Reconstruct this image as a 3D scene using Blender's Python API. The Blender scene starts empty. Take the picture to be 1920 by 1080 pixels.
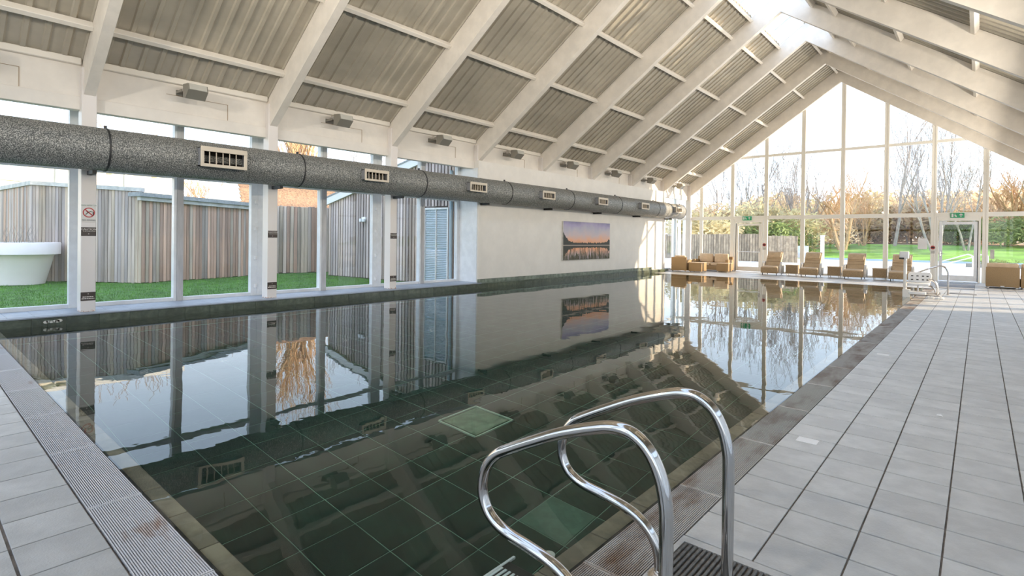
import bpy, math, random
from mathutils import Vector, Matrix
random.seed(7)
scene = bpy.context.scene
COL = scene.collection

# ------------------------------------------------------------------ camera
F_PX, YAW, PITCH, ROLL, CY, CAM_H = 1008.85, 0.715822, -0.00591, 0.0124693, 452.873, 1.5
_f = Vector((-math.sin(YAW)*math.cos(PITCH), math.cos(YAW)*math.cos(PITCH), math.sin(PITCH)))
_r = Vector((math.cos(YAW), math.sin(YAW), 0.0))
_u = _r.cross(_f)
RIGHT = math.cos(ROLL)*_r + math.sin(ROLL)*_u
UP = -math.sin(ROLL)*_r + math.cos(ROLL)*_u
FWD = _f
cam_data = bpy.data.cameras.new('camera')
cam = bpy.data.objects.new('camera', cam_data)
COL.objects.link(cam)
cam_data.sensor_fit = 'HORIZONTAL'
cam_data.sensor_width = 36.0
cam_data.lens = F_PX/1920*36.0
cam_data.shift_y = -(540-CY)/1920
cam_data.clip_start = 0.05
cam_data.clip_end = 500
m3 = Matrix((RIGHT, UP, -FWD)).transposed()
cam.matrix_world = Matrix.Translation((0, 0, CAM_H)) @ m3.to_4x4()
scene.camera = cam

def project(p):
    d = Vector(p) - Vector((0, 0, CAM_H))
    z = d.dot(FWD)
    if z < 0.05:
        return None
    return 960+F_PX*d.dot(RIGHT)/z, CY-F_PX*d.dot(UP)/z, z

# ------------------------------------------------------------------ view, world, sun
vs = scene.view_settings
scene.display_settings.display_device = 'sRGB'
vs.view_transform = 'Standard'
vs.look = 'None'
vs.exposure = 0.2
vs.gamma = 1.0
vs.use_curve_mapping = False
cy = scene.cycles
cy.max_bounces = 8
cy.diffuse_bounces = 4
cy.glossy_bounces = 4
cy.transmission_bounces = 4
cy.transparent_max_bounces = 16
cy.adaptive_threshold = 0.08
cy.sample_clamp_indirect = 6.0

world = bpy.data.worlds.new('sky')
scene.world = world
world.use_nodes = True
wn = world.node_tree.nodes
wl = world.node_tree.links
wn.clear()
w_out = wn.new('ShaderNodeOutputWorld')
w_bg = wn.new('ShaderNodeBackground')
w_tc = wn.new('ShaderNodeTexCoord')
w_sep = wn.new('ShaderNodeSeparateXYZ')
w_rmp = wn.new('ShaderNodeValToRGB')
wl.new(w_tc.outputs['Generated'], w_sep.inputs[0])
wl.new(w_sep.outputs['Z'], w_rmp.inputs[0])
e = w_rmp.color_ramp.elements
e[0].position = 0.0
e[0].color = (0.86, 0.92, 1.0, 1)
e[1].position = 1.0
e[1].color = (0.46, 0.66, 1.0, 1)
e2 = e.new(0.16)
e2.color = (0.70, 0.845, 1.0, 1)
e3 = e.new(0.45)
e3.color = (0.56, 0.74, 1.0, 1)
w_nz = wn.new('ShaderNodeTexNoise')
w_nz.inputs['Scale'].default_value = 2.2
w_nz.inputs['Detail'].default_value = 6
w_cr = wn.new('ShaderNodeValToRGB')
w_cr.color_ramp.elements[0].position = 0.48
w_cr.color_ramp.elements[1].position = 0.75
w_mx = wn.new('ShaderNodeMixRGB')
w_mx.inputs[2].default_value = (1.0, 1.0, 1.0, 1)
w_ml = wn.new('ShaderNodeMath')
w_ml.operation = 'MULTIPLY'
w_ml.inputs[1].default_value = 0.25
wl.new(w_tc.outputs['Generated'], w_nz.inputs['Vector'])
wl.new(w_nz.outputs['Fac'], w_cr.inputs[0])
wl.new(w_cr.outputs['Color'], w_ml.inputs[0])
wl.new(w_ml.outputs[0], w_mx.inputs[0])
wl.new(w_rmp.outputs['Color'], w_mx.inputs[1])
wl.new(w_mx.outputs[0], w_bg.inputs['Color'])
w_bg.inputs['Strength'].default_value = 2.6
wl.new(w_bg.outputs[0], w_out.inputs[0])

SUN_DIR = Vector((0.90, 0.46, 0.0)).normalized()*math.cos(math.radians(19)) + Vector((0, 0, math.sin(math.radians(19))))
sun_d = bpy.data.lights.new('sun', 'SUN')
sun_d.energy = 9.0
sun_d.angle = math.radians(0.8)
sun_d.color = (1.0, 0.80, 0.55)
sun = bpy.data.objects.new('sun', sun_d)
COL.objects.link(sun)
sun.location = (20, 20, 20)
sun.rotation_euler = (-SUN_DIR).to_track_quat('-Z', 'Y').to_euler()

FILL_W = 65.0      # added fill lamps on the unseen opposite wall, watts each
FILL_END_W = 130.0  # added fill lamps on the near gable

# ------------------------------------------------------------------ helpers
def link(o):
    COL.objects.link(o)
    return o

def tag(o, label=None, cat=None, group=None, kind=None):
    if label: o['label'] = label
    if cat: o['category'] = cat
    if group: o['group'] = group
    if kind: o['kind'] = kind
    return o

def empty(name, loc=(0, 0, 0), rz=0.0, label=None, cat=None, group=None, kind=None, parent=None):
    o = bpy.data.objects.new(name, None)
    o.empty_display_size = 0.1
    link(o)
    o.location = loc
    o.rotation_euler = (0, 0, rz)
    if parent: o.parent = parent
    return tag(o, label, cat, group, kind)

class MB:
    def __init__(s):
        s.v, s.f = [], []
    def add(s, pts, faces):
        b = len(s.v)
        s.v += [tuple(p) for p in pts]
        s.f += [tuple(b+i for i in f) for f in faces]
        return s
    def poly(s, *pts):
        return s.add(pts, [tuple(range(len(pts)))])
    def box(s, x0, x1, y0, y1, z0, z1, M=None):
        p = [Vector((x, y, z)) for z in (z0, z1) for y in (y0, y1) for x in (x0, x1)]
        if M is not None: p = [M @ q for q in p]
        return s.add(p, [(0, 2, 3, 1), (4, 5, 7, 6), (0, 1, 5, 4), (2, 6, 7, 3), (0, 4, 6, 2), (1, 3, 7, 5)])
    def bev(s, x0, x1, y0, y1, z0, z1, b=0.01, M=None):
        # box with chamfered edges (24 verts)
        v, f = [], []
        cs = []
        for ix, x in enumerate((x0, x1)):
            for iy, y in enumerate((y0, y1)):
                for iz, z in enumerate((z0, z1)):
                    sx, sy, sz = (1, -1)[ix], (1, -1)[iy], (1, -1)[iz]
                    cs.append(len(v))
                    v += [Vector((x, y+sy*b, z+sz*b)), Vector((x+sx*b, y, z+sz*b)), Vector((x+sx*b, y+sy*b, z))]
        c = lambda ix, iy, iz, k: cs[ix*4+iy*2+iz]+k
        for i in (0, 1):
            q = [c(i, 0, 0, 0), c(i, 1, 0, 0), c(i, 1, 1, 0), c(i, 0, 1, 0)]; f.append(q if i else q[::-1])
            q = [c(0, i, 0, 1), c(1, i, 0, 1), c(1, i, 1, 1), c(0, i, 1, 1)]; f.append(q[::-1] if i else q)
            q = [c(0, 0, i, 2), c(1, 0, i, 2), c(1, 1, i, 2), c(0, 1, i, 2)]; f.append(q if i else q[::-1])
        for i in (0, 1):
            for j in (0, 1):
                f.append([c(i, j, 0, 0), c(i, j, 1, 0), c(i, j, 1, 1), c(i, j, 0, 1)])
                f.append([c(i, 0, j, 0), c(i, 1, j, 0), c(i, 1, j, 2), c(i, 0, j, 2)])
                f.append([c(0, i, j, 1), c(1, i, j, 1), c(1, i, j, 2), c(0, i, j, 2)])
        for i in (0, 1):
            for j in (0, 1):
                for k in (0, 1):
                    f.append([c(i, j, k, 0), c(i, j, k, 1), c(i, j, k, 2)])
        if M is not None: v = [M @ q for q in v]
        return s.add(v, f)
    def prism(s, pts, d):
        d = Vector(d)
        a = [Vector(p) for p in pts]
        n = len(a)
        return s.add(a+[p+d for p in a], [tuple(range(n))[::-1], tuple(range(n, 2*n))]+[(i, (i+1) % n, n+(i+1) % n, n+i) for i in range(n)])
    def tube(s, path, r, n=10, caps=True):
        path = [Vector(p) for p in path]
        m = len(path)
        rs = r if isinstance(r, (list, tuple)) else [r]*m
        pts, prev = [], None
        for i in range(m):
            t = (path[min(i+1, m-1)]-path[max(i-1, 0)])
            if t.length < 1e-9: t = Vector((0, 0, 1))
            t.normalize()
            if prev is None:
                a = t.orthogonal().normalized()
            else:
                a = (prev - t*prev.dot(t))
                a = a.normalized() if a.length > 1e-6 else t.orthogonal().normalized()
            prev = a
            b = t.cross(a)
            for k in range(n):
                an = 2*math.pi*k/n
                pts.append(path[i]+(a*math.cos(an)+b*math.sin(an))*rs[i])
        fs = [(i*n+k, i*n+(k+1) % n, (i+1)*n+(k+1) % n, (i+1)*n+k) for i in range(m-1) for k in range(n)]
        if caps:
            fs += [tuple(range(n))[::-1], tuple((m-1)*n+k for k in range(n))]
        return s.add(pts, fs)
    def lathe(s, prof, n=24, c=(0, 0, 0), capb=True, capt=True):
        pts = [(c[0]+r*math.cos(2*math.pi*k/n), c[1]+r*math.sin(2*math.pi*k/n), c[2]+z) for r, z in prof for k in range(n)]
        m = len(prof)
        fs = [(i*n+k, i*n+(k+1) % n, (i+1)*n+(k+1) % n, (i+1)*n+k) for i in range(m-1) for k in range(n)]
        if capb: fs.append(tuple(range(n))[::-1])
        if capt: fs.append(tuple((m-1)*n+k for k in range(n)))
        return s.add(pts, fs)
    def mesh(s, name, mat, smooth=False):
        me = bpy.data.meshes.new(name)
        me.from_pydata(s.v, [], s.f)
        if mat: me.materials.append(mat)
        if smooth:
            me.polygons.foreach_set('use_smooth', [True]*len(me.polygons))
            try: me.set_sharp_from_angle(angle=math.radians(42))
            except Exception: pass
        me.update()
        return me
    def build(s, name, mat, parent=None, smooth=False, loc=None, label=None, cat=None, group=None, kind=None):
        o = link(bpy.data.objects.new(name, s.mesh(name, mat, smooth)))
        if parent: o.parent = parent
        if loc is not None: o.location = loc
        return tag(o, label, cat, group, kind)

def inst(mesh, name, parent=None, loc=(0, 0, 0), rz=0.0, label=None, cat=None, group=None, kind=None):
    o = link(bpy.data.objects.new(name, mesh))
    o.location = loc
    o.rotation_euler = (0, 0, rz)
    if parent: o.parent = parent
    return tag(o, label, cat, group, kind)

def copy_tree(o, parent=None):
    c = o.copy()
    link(c)
    c.parent = parent
    for ch in list(o.children):
        copy_tree(ch, c)
    return c

def soft(o, w=0.03, seg=3, sub=0):
    if w:
        b = o.modifiers.new('b', 'BEVEL')
        b.width = w
        b.segments = seg
        b.limit_method = 'ANGLE'
    if sub:
        q = o.modifiers.new('s', 'SUBSURF')
        q.levels = q.render_levels = sub
    o.data.polygons.foreach_set('use_smooth', [True]*len(o.data.polygons))
    return o

def text(txt, name, mat, parent, size, M, ext=0.0008, align='CENTER'):
    cu = bpy.data.curves.new(name, 'FONT')
    cu.body = txt
    cu.size = size
    cu.extrude = ext
    cu.align_x = align
    cu.align_y = 'CENTER'
    cu.resolution_u = 3
    cu.materials.append(mat)
    tmp = link(bpy.data.objects.new('tmp_text', cu))
    dg = bpy.context.evaluated_depsgraph_get()
    me = bpy.data.meshes.new_from_object(tmp.evaluated_get(dg))
    bpy.data.objects.remove(tmp)
    me.name = name
    o = link(bpy.data.objects.new(name, me))
    o.parent = parent
    o.matrix_local = M
    return o

# ------------------------------------------------------------------ materials
def nmat(name):
    m = bpy.data.materials.new(name)
    m.use_nodes = True
    nt = m.node_tree
    b = nt.nodes['Principled BSDF']
    return m, nt, b

def P(name, col, rough=0.5, metal=0.0, var=0.0, vs=4.0, rnd=0.0, bump=0.0, bs=60.0, spec=0.5, stretch=None, col2=None, thr=(0.4, 0.65), detail=4.0, coord='Object'):
    m, nt, b = nmat(name)
    N, L = nt.nodes.new, nt.links.new
    b.inputs['Roughness'].default_value = rough
    b.inputs['Metallic'].default_value = metal
    b.inputs['Specular IOR Level'].default_value = spec
    b.inputs['Base Color'].default_value = (*col, 1)
    tc = N('ShaderNodeTexCoord')
    vec = tc.outputs[coord]
    oi = N('ShaderNodeObjectInfo')
    if rnd or stretch:
        mp = N('ShaderNodeMapping')
        if stretch: mp.inputs['Scale'].default_value = stretch
        L(vec, mp.inputs['Vector'])
        vm = N('ShaderNodeVectorMath')
        vm.operation = 'ADD'
        sc = N('ShaderNodeVectorMath')
        sc.operation = 'SCALE'
        sc.inputs[0].default_value = (37, 51, 23)
        L(oi.outputs['Random'], sc.inputs['Scale'])
        L(mp.outputs[0], vm.inputs[0])
        L(sc.outputs[0], vm.inputs[1])
        vec = vm.outputs[0]
    cur = None
    if var or col2:
        nz = N('ShaderNodeTexNoise')
        nz.inputs['Scale'].default_value = vs
        nz.inputs['Detail'].default_value = detail
        nz.inputs['Roughness'].default_value = 0.6
        L(vec, nz.inputs['Vector'])
        rp = N('ShaderNodeValToRGB')
        rp.color_ramp.elements[0].position = thr[0]
        rp.color_ramp.elements[1].position = thr[1]
        if col2:
            c0, c1 = col, col2
        else:
            c0 = [max(0, c*(1-var)) for c in col]
            c1 = [min(1, c*(1+var)) for c in col]
        rp.color_ramp.elements[0].color = (*c0, 1)
        rp.color_ramp.elements[1].color = (*c1, 1)
        L(nz.outputs['Fac'], rp.inputs[0])
        cur = rp.outputs['Color']
    if rnd:
        hs = N('ShaderNodeHueSaturation')
        if cur: L(cur, hs.inputs['Color'])
        else: hs.inputs['Color'].default_value = (*col, 1)
        mr = N('ShaderNodeMapRange')
        mr.inputs['To Min'].default_value = 1-rnd
        mr.inputs['To Max'].default_value = 1+rnd
        L(oi.outputs['Random'], mr.inputs['Value'])
        L(mr.outputs[0], hs.inputs['Value'])
        cur = hs.outputs[0]
    if cur: L(cur, b.inputs['Base Color'])
    if bump:
        nb = N('ShaderNodeTexNoise')
        nb.inputs['Scale'].default_value = bs
        nb.inputs['Detail'].default_value = 3
        L(vec, nb.inputs['Vector'])
        bp = N('ShaderNodeBump')
        bp.inputs['Strength'].default_value = bump
        bp.inputs['Distance'].default_value = 0.01
        L(nb.outputs['Fac'], bp.inputs['Height'])
        L(bp.outputs[0], b.inputs['Normal'])
    return m

def glass_mat(name, tint=(0.985, 0.985, 0.985), refl=1.0):
    m, nt, b = nmat(name)
    nt.nodes.remove(b)
    N, L = nt.nodes.new, nt.links.new
    out = [n for n in nt.nodes if n.type == 'OUTPUT_MATERIAL'][0]
    tr = N('ShaderNodeBsdfTransparent')
    tr.inputs[0].default_value = (*tint, 1)
    gl = N('ShaderNodeBsdfGlossy')
    gl.inputs['Roughness'].default_value = 0.0
    fr = N('ShaderNodeFresnel')
    fr.inputs['IOR'].default_value = 1.5
    mu = N('ShaderNodeMath')
    mu.operation = 'MULTIPLY'
    mu.inputs[1].default_value = refl
    mx = N('ShaderNodeMixShader')
    # reflect on the outer face only: the far face of a pane just lets light out
    ge = N('ShaderNodeNewGeometry')
    sb = N('ShaderNodeMath')
    sb.operation = 'SUBTRACT'
    sb.inputs[0].default_value = refl
    L(ge.outputs['Backfacing'], sb.inputs[1])
    mu.use_clamp = True
    L(fr.outputs[0], mu.inputs[0])
    L(sb.outputs[0], mu.inputs[1])
    L(mu.outputs[0], mx.inputs[0])
    L(tr.outputs[0], mx.inputs[1])
    L(gl.outputs[0], mx.inputs[2])
    L(mx.outputs[0], out.inputs['Surface'])
    return m

def water_mat():
    m, nt, b = nmat('pool_water')
    N, L = nt.nodes.new, nt.links.new
    b.inputs['Base Color'].default_value = (0.80, 0.93, 0.86, 1)
    b.inputs['Roughness'].default_value = 0.0
    b.inputs["IOR"].default_value = 1.24
    b.inputs['Transmission Weight'].default_value = 1.0
    tc = N('ShaderNodeTexCoord')
    mp = N('ShaderNodeMapping')
    mp.inputs['Scale'].default_value = (1.0, 1.0, 1.0)
    L(tc.outputs['Object'], mp.inputs['Vector'])
    n1 = N('ShaderNodeTexNoise')
    n1.inputs['Scale'].default_value = 0.9
    n1.inputs['Detail'].default_value = 2.0
    n2 = N('ShaderNodeTexNoise')
    n2.inputs['Scale'].default_value = 5.0
    n2.inputs['Detail'].default_value = 2.0
    L(mp.outputs[0], n1.inputs['Vector'])
    L(mp.outputs[0], n2.inputs['Vector'])
    ad = N('ShaderNodeMath')
    ad.operation = 'MULTIPLY_ADD'
    ad.inputs[1].default_value = 0.10
    L(n2.outputs['Fac'], ad.inputs[0])
    L(n1.outputs['Fac'], ad.inputs[2])
    bp = N('ShaderNodeBump')
    bp.inputs['Strength'].default_value = 1.0
    bp.inputs['Distance'].default_value = 0.004
    L(ad.outputs[0], bp.inputs['Height'])
    L(bp.outputs[0], b.inputs['Normal'])
    return m

def stained(name, col, stain, rough, axis_lo, axis_hi, axis=2, vs=14.0, lo=0.5, metal=0.0):
    """paint with rust stains confined to a band of the object's own height (wear with its own blotchy shape)"""
    m, nt, b = nmat(name)
    N, L = nt.nodes.new, nt.links.new
    b.inputs['Roughness'].default_value = rough
    b.inputs['Metallic'].default_value = metal
    tc = N('ShaderNodeTexCoord')
    sp = N('ShaderNodeSeparateXYZ')
    L(tc.outputs['Object'], sp.inputs[0])
    mr = N('ShaderNodeMapRange')
    mr.inputs['From Min'].default_value = axis_lo
    mr.inputs['From Max'].default_value = axis_hi
    mr.inputs['To Min'].default_value = 1.0
    mr.inputs['To Max'].default_value = 0.0
    L(sp.outputs[axis], mr.inputs['Value'])
    oi = N('ShaderNodeObjectInfo')
    vm = N('ShaderNodeVectorMath')
    vm.operation = 'ADD'
    sc = N('ShaderNodeVectorMath')
    sc.operation = 'SCALE'
    sc.inputs[0].default_value = (31, 17, 43)
    L(oi.outputs['Random'], sc.inputs['Scale'])
    L(tc.outputs['Object'], vm.inputs[0])
    L(sc.outputs[0], vm.inputs[1])
    nz = N('ShaderNodeTexNoise')
    nz.inputs['Scale'].default_value = vs
    nz.inputs['Detail'].default_value = 5
    L(vm.outputs[0], nz.inputs['Vector'])
    mu = N('ShaderNodeMath')
    mu.operation = 'MULTIPLY'
    L(nz.outputs['Fac'], mu.inputs[0])
    L(mr.outputs[0], mu.inputs[1])
    rp = N('ShaderNodeValToRGB')
    rp.color_ramp.elements[0].position = lo
    rp.color_ramp.elements[0].color = (*col, 1)
    rp.color_ramp.elements[1].position = lo+0.14
    rp.color_ramp.elements[1].color = (*stain, 1)
    L(mu.outputs[0], rp.inputs[0])
    L(rp.outputs[0], b.inputs['Base Color'])
    return m

def leafy(name, col, var):
    """leaf and twig masses: diffuse plus translucent, so back light shines through"""
    m = P(name, col, 0.9, var=var, vs=0.8, detail=6)
    nt = m.node_tree
    N, L = nt.nodes.new, nt.links.new
    b = nt.nodes['Principled BSDF']
    out = [n for n in nt.nodes if n.type == 'OUTPUT_MATERIAL'][0]
    t = N('ShaderNodeBsdfTranslucent')
    src = b.inputs['Base Color'].links[0].from_socket
    L(src, t.inputs['Color'])
    mx = N('ShaderNodeMixShader')
    mx.inputs[0].default_value = 0.45
    L(b.outputs[0], mx.inputs[1])
    L(t.outputs[0], mx.inputs[2])
    L(mx.outputs[0], out.inputs['Surface'])
    return m

M = {}
M['cream'] = P('cream_painted_timber', (0.80, 0.735, 0.65), 0.45, var=0.05, vs=3)
M['purlin'] = P('cream_painted_purlin', (0.82, 0.76, 0.67), 0.45)
M['wall'] = P('cream_wall_paint', (0.80, 0.755, 0.685), 0.6, var=0.03, vs=2)
M['fascia'] = P('cream_fascia_board', (0.80, 0.74, 0.66), 0.5, var=0.05, vs=1.5)
M['sheet'] = P('beige_profiled_sheet', (0.44, 0.395, 0.315), 0.4, var=0.10, vs=1.2, stretch=(1, 0.6, 1))
M['column'] = stained('painted_steel_column', (0.78, 0.72, 0.67), (0.42, 0.16, 0.05), 0.4, 0.0, 0.10, vs=22, lo=0.40)
M['frame'] = P('white_window_frame', (0.77, 0.78, 0.79), 0.35, var=0.05, vs=4)
M['frame_warm'] = P('cream_window_frame', (0.86, 0.82, 0.74), 0.4)
M['mullion'] = P('weathered_mullion', (0.50, 0.49, 0.49), 0.45, var=0.15, vs=3, stretch=(2, 2, 0.4))
M['glass'] = glass_mat('window_glass')
M['skyglass'] = glass_mat('rooflight_glass', (0.94, 0.95, 0.97))
M['tile'] = P('grey_deck_tile', (0.465, 0.455, 0.435), 0.38, var=0.10, vs=5, rnd=0.07, bump=0.25, bs=90)
M['grout'] = P('dark_grout', (0.20, 0.17, 0.145), 0.9, var=0.3, vs=9)
M['curb_tile'] = P('dark_green_glazed_tile', (0.085, 0.10, 0.068), 0.25, var=0.25, vs=9, rnd=0.15)
M['skirt_tile'] = P('pale_limed_green_tile', (0.17, 0.20, 0.155), 0.4, var=0.35, vs=7, rnd=0.15, detail=8)
M['ledge_tile'] = P('blue_grey_ledge_tile', (0.34, 0.37, 0.42), 0.4, var=0.08, vs=5, rnd=0.08)
M['grout_pale'] = P('pale_grout', (0.36, 0.37, 0.33), 0.9)
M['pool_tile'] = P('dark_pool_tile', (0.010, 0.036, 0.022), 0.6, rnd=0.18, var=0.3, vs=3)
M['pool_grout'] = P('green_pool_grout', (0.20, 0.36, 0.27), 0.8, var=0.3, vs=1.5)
M['pool_plate'] = P('pale_green_floor_plate', (0.17, 0.27, 0.17), 0.6, var=0.2, vs=8)
M['pool_plate_dark'] = P('sea_green_floor_plate', (0.085, 0.18, 0.125), 0.6, var=0.15, vs=8)
M['pool_rim'] = P('pale_green_rim', (0.50, 0.68, 0.52), 0.6)
M['ledge_brown'] = P('brown_submerged_tile', (0.30, 0.24, 0.17), 0.5, var=0.25, vs=5, rnd=0.12)
M['water'] = water_mat()
M['channel'] = P('dark_drain_channel', (0.02, 0.017, 0.015), 0.8)
M['grate'] = P('pale_plastic_grate', (0.62, 0.60, 0.60), 0.45, vs=3.2, rnd=0.05, col2=(0.34, 0.17, 0.08), thr=(0.60, 0.74), stretch=(0.6, 1.6, 1), detail=6)
M['grate_rust'] = P('rust_stained_grate', (0.47, 0.44, 0.40), 0.5, vs=3.4, rnd=0.08, col2=(0.20, 0.115, 0.065), thr=(0.46, 0.70), stretch=(1.6, 0.5, 1), detail=6)
M['steel'] = P('polished_stainless_steel', (0.52, 0.50, 0.48), 0.09, 1.0)
M['white_metal'] = P('white_coated_metal', (0.83, 0.81, 0.77), 0.3)
M['chrome'] = P('satin_steel', (0.62, 0.58, 0.54), 0.25, 1.0)
M['black'] = P('black_rubber', (0.025, 0.024, 0.022), 0.6)
M['black_lit'] = P('grey_worn_rubber', (0.12, 0.115, 0.105), 0.55, var=0.3, vs=30)  # lighter mottled grey rubber for the step drain slats
M['duct'] = P('speckled_galvanised_duct', (0.085, 0.09, 0.085), 0.5, 0.15, vs=70, col2=(0.62, 0.60, 0.54), thr=(0.44, 0.70), detail=2)
M['duct_band'] = P('dark_duct_strap', (0.05, 0.05, 0.05), 0.5, 0.4)
M['vent'] = P('beige_vent_plastic', (0.66, 0.57, 0.45), 0.5)
M['vent_side'] = P('grey_vent_box', (0.30, 0.30, 0.31), 0.45, 0.3)
M['vane'] = P('tan_vane', (0.42, 0.31, 0.20), 0.5)
M['dark'] = P('dark_void', (0.015, 0.012, 0.010), 0.9)
M['lamp_body'] = P('grey_lamp_housing', (0.27, 0.25, 0.21), 0.45, 0.2)
M['lamp_glass'] = P('lamp_lens', (0.52, 0.50, 0.44), 0.08)
M['sign_white'] = P('off_white_sign', (0.72, 0.68, 0.62), 0.4)
M['red'] = P('sign_red', (0.50, 0.03, 0.03), 0.4)
M['plaque'] = P('dark_brown_plaque', (0.055, 0.037, 0.028), 0.35)
M['plaque_text'] = P('plaque_lettering', (0.72, 0.66, 0.58), 0.5)
M['green_text'] = P('dark_green_lettering', (0.05, 0.16, 0.09), 0.5)
M['tan'] = P('tan_leather', (0.56, 0.41, 0.255), 0.5, var=0.10, vs=5, bump=0.1, bs=40)
M['tan_dark'] = P('tan_wicker', (0.38, 0.26, 0.14), 0.6, var=0.2, vs=40, bump=0.5, bs=120)
M['brown'] = P('caramel_woven_panel', (0.35, 0.225, 0.105), 0.65, var=0.15, vs=50, bump=0.4, bs=150)
M['cushion'] = P('pale_tan_cushion', (0.66, 0.49, 0.32), 0.8, var=0.07, vs=6)
M['silver'] = P('silver_side_shell', (0.66, 0.62, 0.57), 0.35, 0.2)
M['exit'] = P('exit_green', (0.02, 0.36, 0.15), 0.4)
M['paper'] = P('white_paper', (0.82, 0.81, 0.80), 0.7)
M['mat_grey'] = P('grey_door_mat', (0.27, 0.28, 0.30), 0.95, var=0.15, vs=60)
M['board'] = P('weathered_fence_board', (0.49, 0.385, 0.315), 0.85, var=0.28, vs=7, rnd=0.30, stretch=(1, 1, 0.12), detail=7, bump=0.3, bs=30)
M['board_warm'] = P('reddish_fence_board', (0.55, 0.345, 0.245), 0.85, var=0.26, vs=7, rnd=0.28, stretch=(1, 1, 0.12), detail=7, bump=0.3, bs=30)
M['board_green'] = P('mossy_fence_board', (0.46, 0.355, 0.265), 0.85, var=0.30, vs=6, rnd=0.28, stretch=(1, 1, 0.15), detail=7, bump=0.3, bs=30)
M['board_blue'] = P('silvered_cladding_board', (0.50, 0.41, 0.37), 0.8, var=0.22, vs=6, rnd=0.25, stretch=(1, 1, 0.15), detail=6, bump=0.2, bs=30)
M['fence_cap'] = P('pale_timber_cap', (0.55, 0.53, 0.49), 0.8, var=0.15, vs=5)
M['fence_back'] = P('dark_fence_backing', (0.10, 0.075, 0.06), 0.9)
M['felt'] = P('grey_roof_felt', (0.33, 0.34, 0.34), 0.85, var=0.15, vs=12)
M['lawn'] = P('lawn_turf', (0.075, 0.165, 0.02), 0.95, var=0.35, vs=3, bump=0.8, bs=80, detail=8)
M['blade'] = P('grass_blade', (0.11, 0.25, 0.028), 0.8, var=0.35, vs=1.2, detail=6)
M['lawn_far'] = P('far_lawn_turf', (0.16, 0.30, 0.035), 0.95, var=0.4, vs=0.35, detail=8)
M['soil'] = P('leafy_woodland_soil', (0.42, 0.32, 0.20), 0.95, var=0.35, vs=0.6, detail=8)
M['terrace'] = P('pale_terrace_paving', (0.72, 0.68, 0.63), 0.8, var=0.08, vs=1.5)
M['pot'] = P('white_planter', (0.97, 0.86, 0.83), 0.45, var=0.02, vs=2)
M['plant'] = P('dry_green_plant', (0.16, 0.19, 0.06), 0.8, rnd=0.3)
M['bark_grey'] = P('grey_bark', (0.36, 0.31, 0.27), 0.9, var=0.2, vs=3)
M['bark_orange'] = P('orange_brown_bark', (0.58, 0.37, 0.20), 0.9, var=0.2, vs=3)
M['leaf_tan'] = leafy('tan_brushwood', (0.80, 0.60, 0.38), 0.3)
M['leaf_green'] = leafy('evergreen_leaves', (0.30, 0.36, 0.13), 0.4)
M['leaf_olive'] = leafy('olive_brushwood', (0.68, 0.58, 0.33), 0.3)
M['cream_render'] = P('cream_render', (0.76, 0.70, 0.60), 0.8, var=0.05, vs=1)
M['white_render'] = P('white_render', (0.80, 0.79, 0.76), 0.8)
M['blind'] = P('white_blind_slat', (0.62, 0.68, 0.74), 0.5)
M['pipe'] = P('blue_grey_downpipe', (0.33, 0.43, 0.49), 0.5)
M['stone'] = P('pale_stone', (0.55, 0.52, 0.47), 0.85, var=0.15, vs=6)
M['wood_picket'] = P('brown_picket', (0.36, 0.28, 0.19), 0.85, var=0.25, vs=4, rnd=0.2)
M['putty'] = P('white_putty', (0.72, 0.70, 0.63), 0.7)

# ================================================================== STRUCTURE
XL, XR = -11.3, -1.375          # water's long edges
YN, YF = 0.95, 22.75            # water's short edges
XG = -1.121                     # deck side of the long grate
YG = 0.692                      # deck side of the short grate
RIDGE_X, PITCHK = -4.74, 0.704
COLX = -11.5
FRAMES = [2.19+3.17*k for k in range(-2, 9)]      # portal frames
YE = 27.7                       # end glazing
Y0 = FRAMES[0]-0.25             # near end
XRW = 2*RIDGE_X-COLX            # right column face (mirror)

def roofz(x, off=0.0):
    return 3.85+off+PITCHK*(6.76-abs(x-RIDGE_X))

# ---- deck floor
fl = MB()
fl.box(XG, 3.0, Y0-0.5, 28.0, -0.30, -0.008)
fl.box(-12.5, XG, Y0-0.5, YG, -0.30, -0.008)
fl.box(-12.5, XG, YF+0.02, 28.0, -0.30, -0.008)
floor = fl.build('floor', M['grout'], label='grey tiled pool deck floor with brown grout lines', cat='floor', kind='structure')

def tile_mesh(w, d, mat, name='tile', t=0.02, b=0.004):
    return MB().bev(-w/2, w/2, -d/2, d/2, -t, 0, b).mesh(name, mat)

TW, TD = 0.3345, 0.3260
cells = []
nx = int((3.0-XG)/TW)
for i in range(nx):
    for j in range(-20, 84):
        y0 = 2.651+j*TD
        if y0 > 27.5: continue
        # recess for the slotted step drain by the handrails
        cells.append((XG+(i+.5)*TW, y0+TD/2, TW, TD))
for i in range(-23, 12):
    for j in range(14):
        cells.append((-4.743+(i+.5)*0.326, YG-(j+.5)*0.326, 0.326, 0.326))
for i in range(31):
    for j in range(15):
        cells.append((XG-(i+.5)*0.326, YF+0.02+(j+.5)*0.326, 0.326, 0.326))
MATB = (-1.087, -0.55, 1.35, 2.59)     # slotted step drain
cells = [c for c in cells if not (MATB[0]-0.02 < c[0] < MATB[1]+0.05 and MATB[2]-.05 < c[1] < MATB[3]+0.05)]
def area(c, z=0.0):
    pr = [project((c[0]+sx*c[2]/2, c[1]+sy*c[3]/2, z)) for sx, sy in ((-1, -1), (1, -1), (1, 1), (-1, 1))]
    if any(p is None for p in pr): return 0
    if not any(-5 < p[0] < 1925 and -5 < p[1] < 1085 for p in pr): return 0
    a = 0
    for k in range(4):
        q, w = pr[k], pr[(k+1) % 4]
        a += q[0]*w[1]-w[0]*q[1]
    return abs(a)/2
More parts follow.
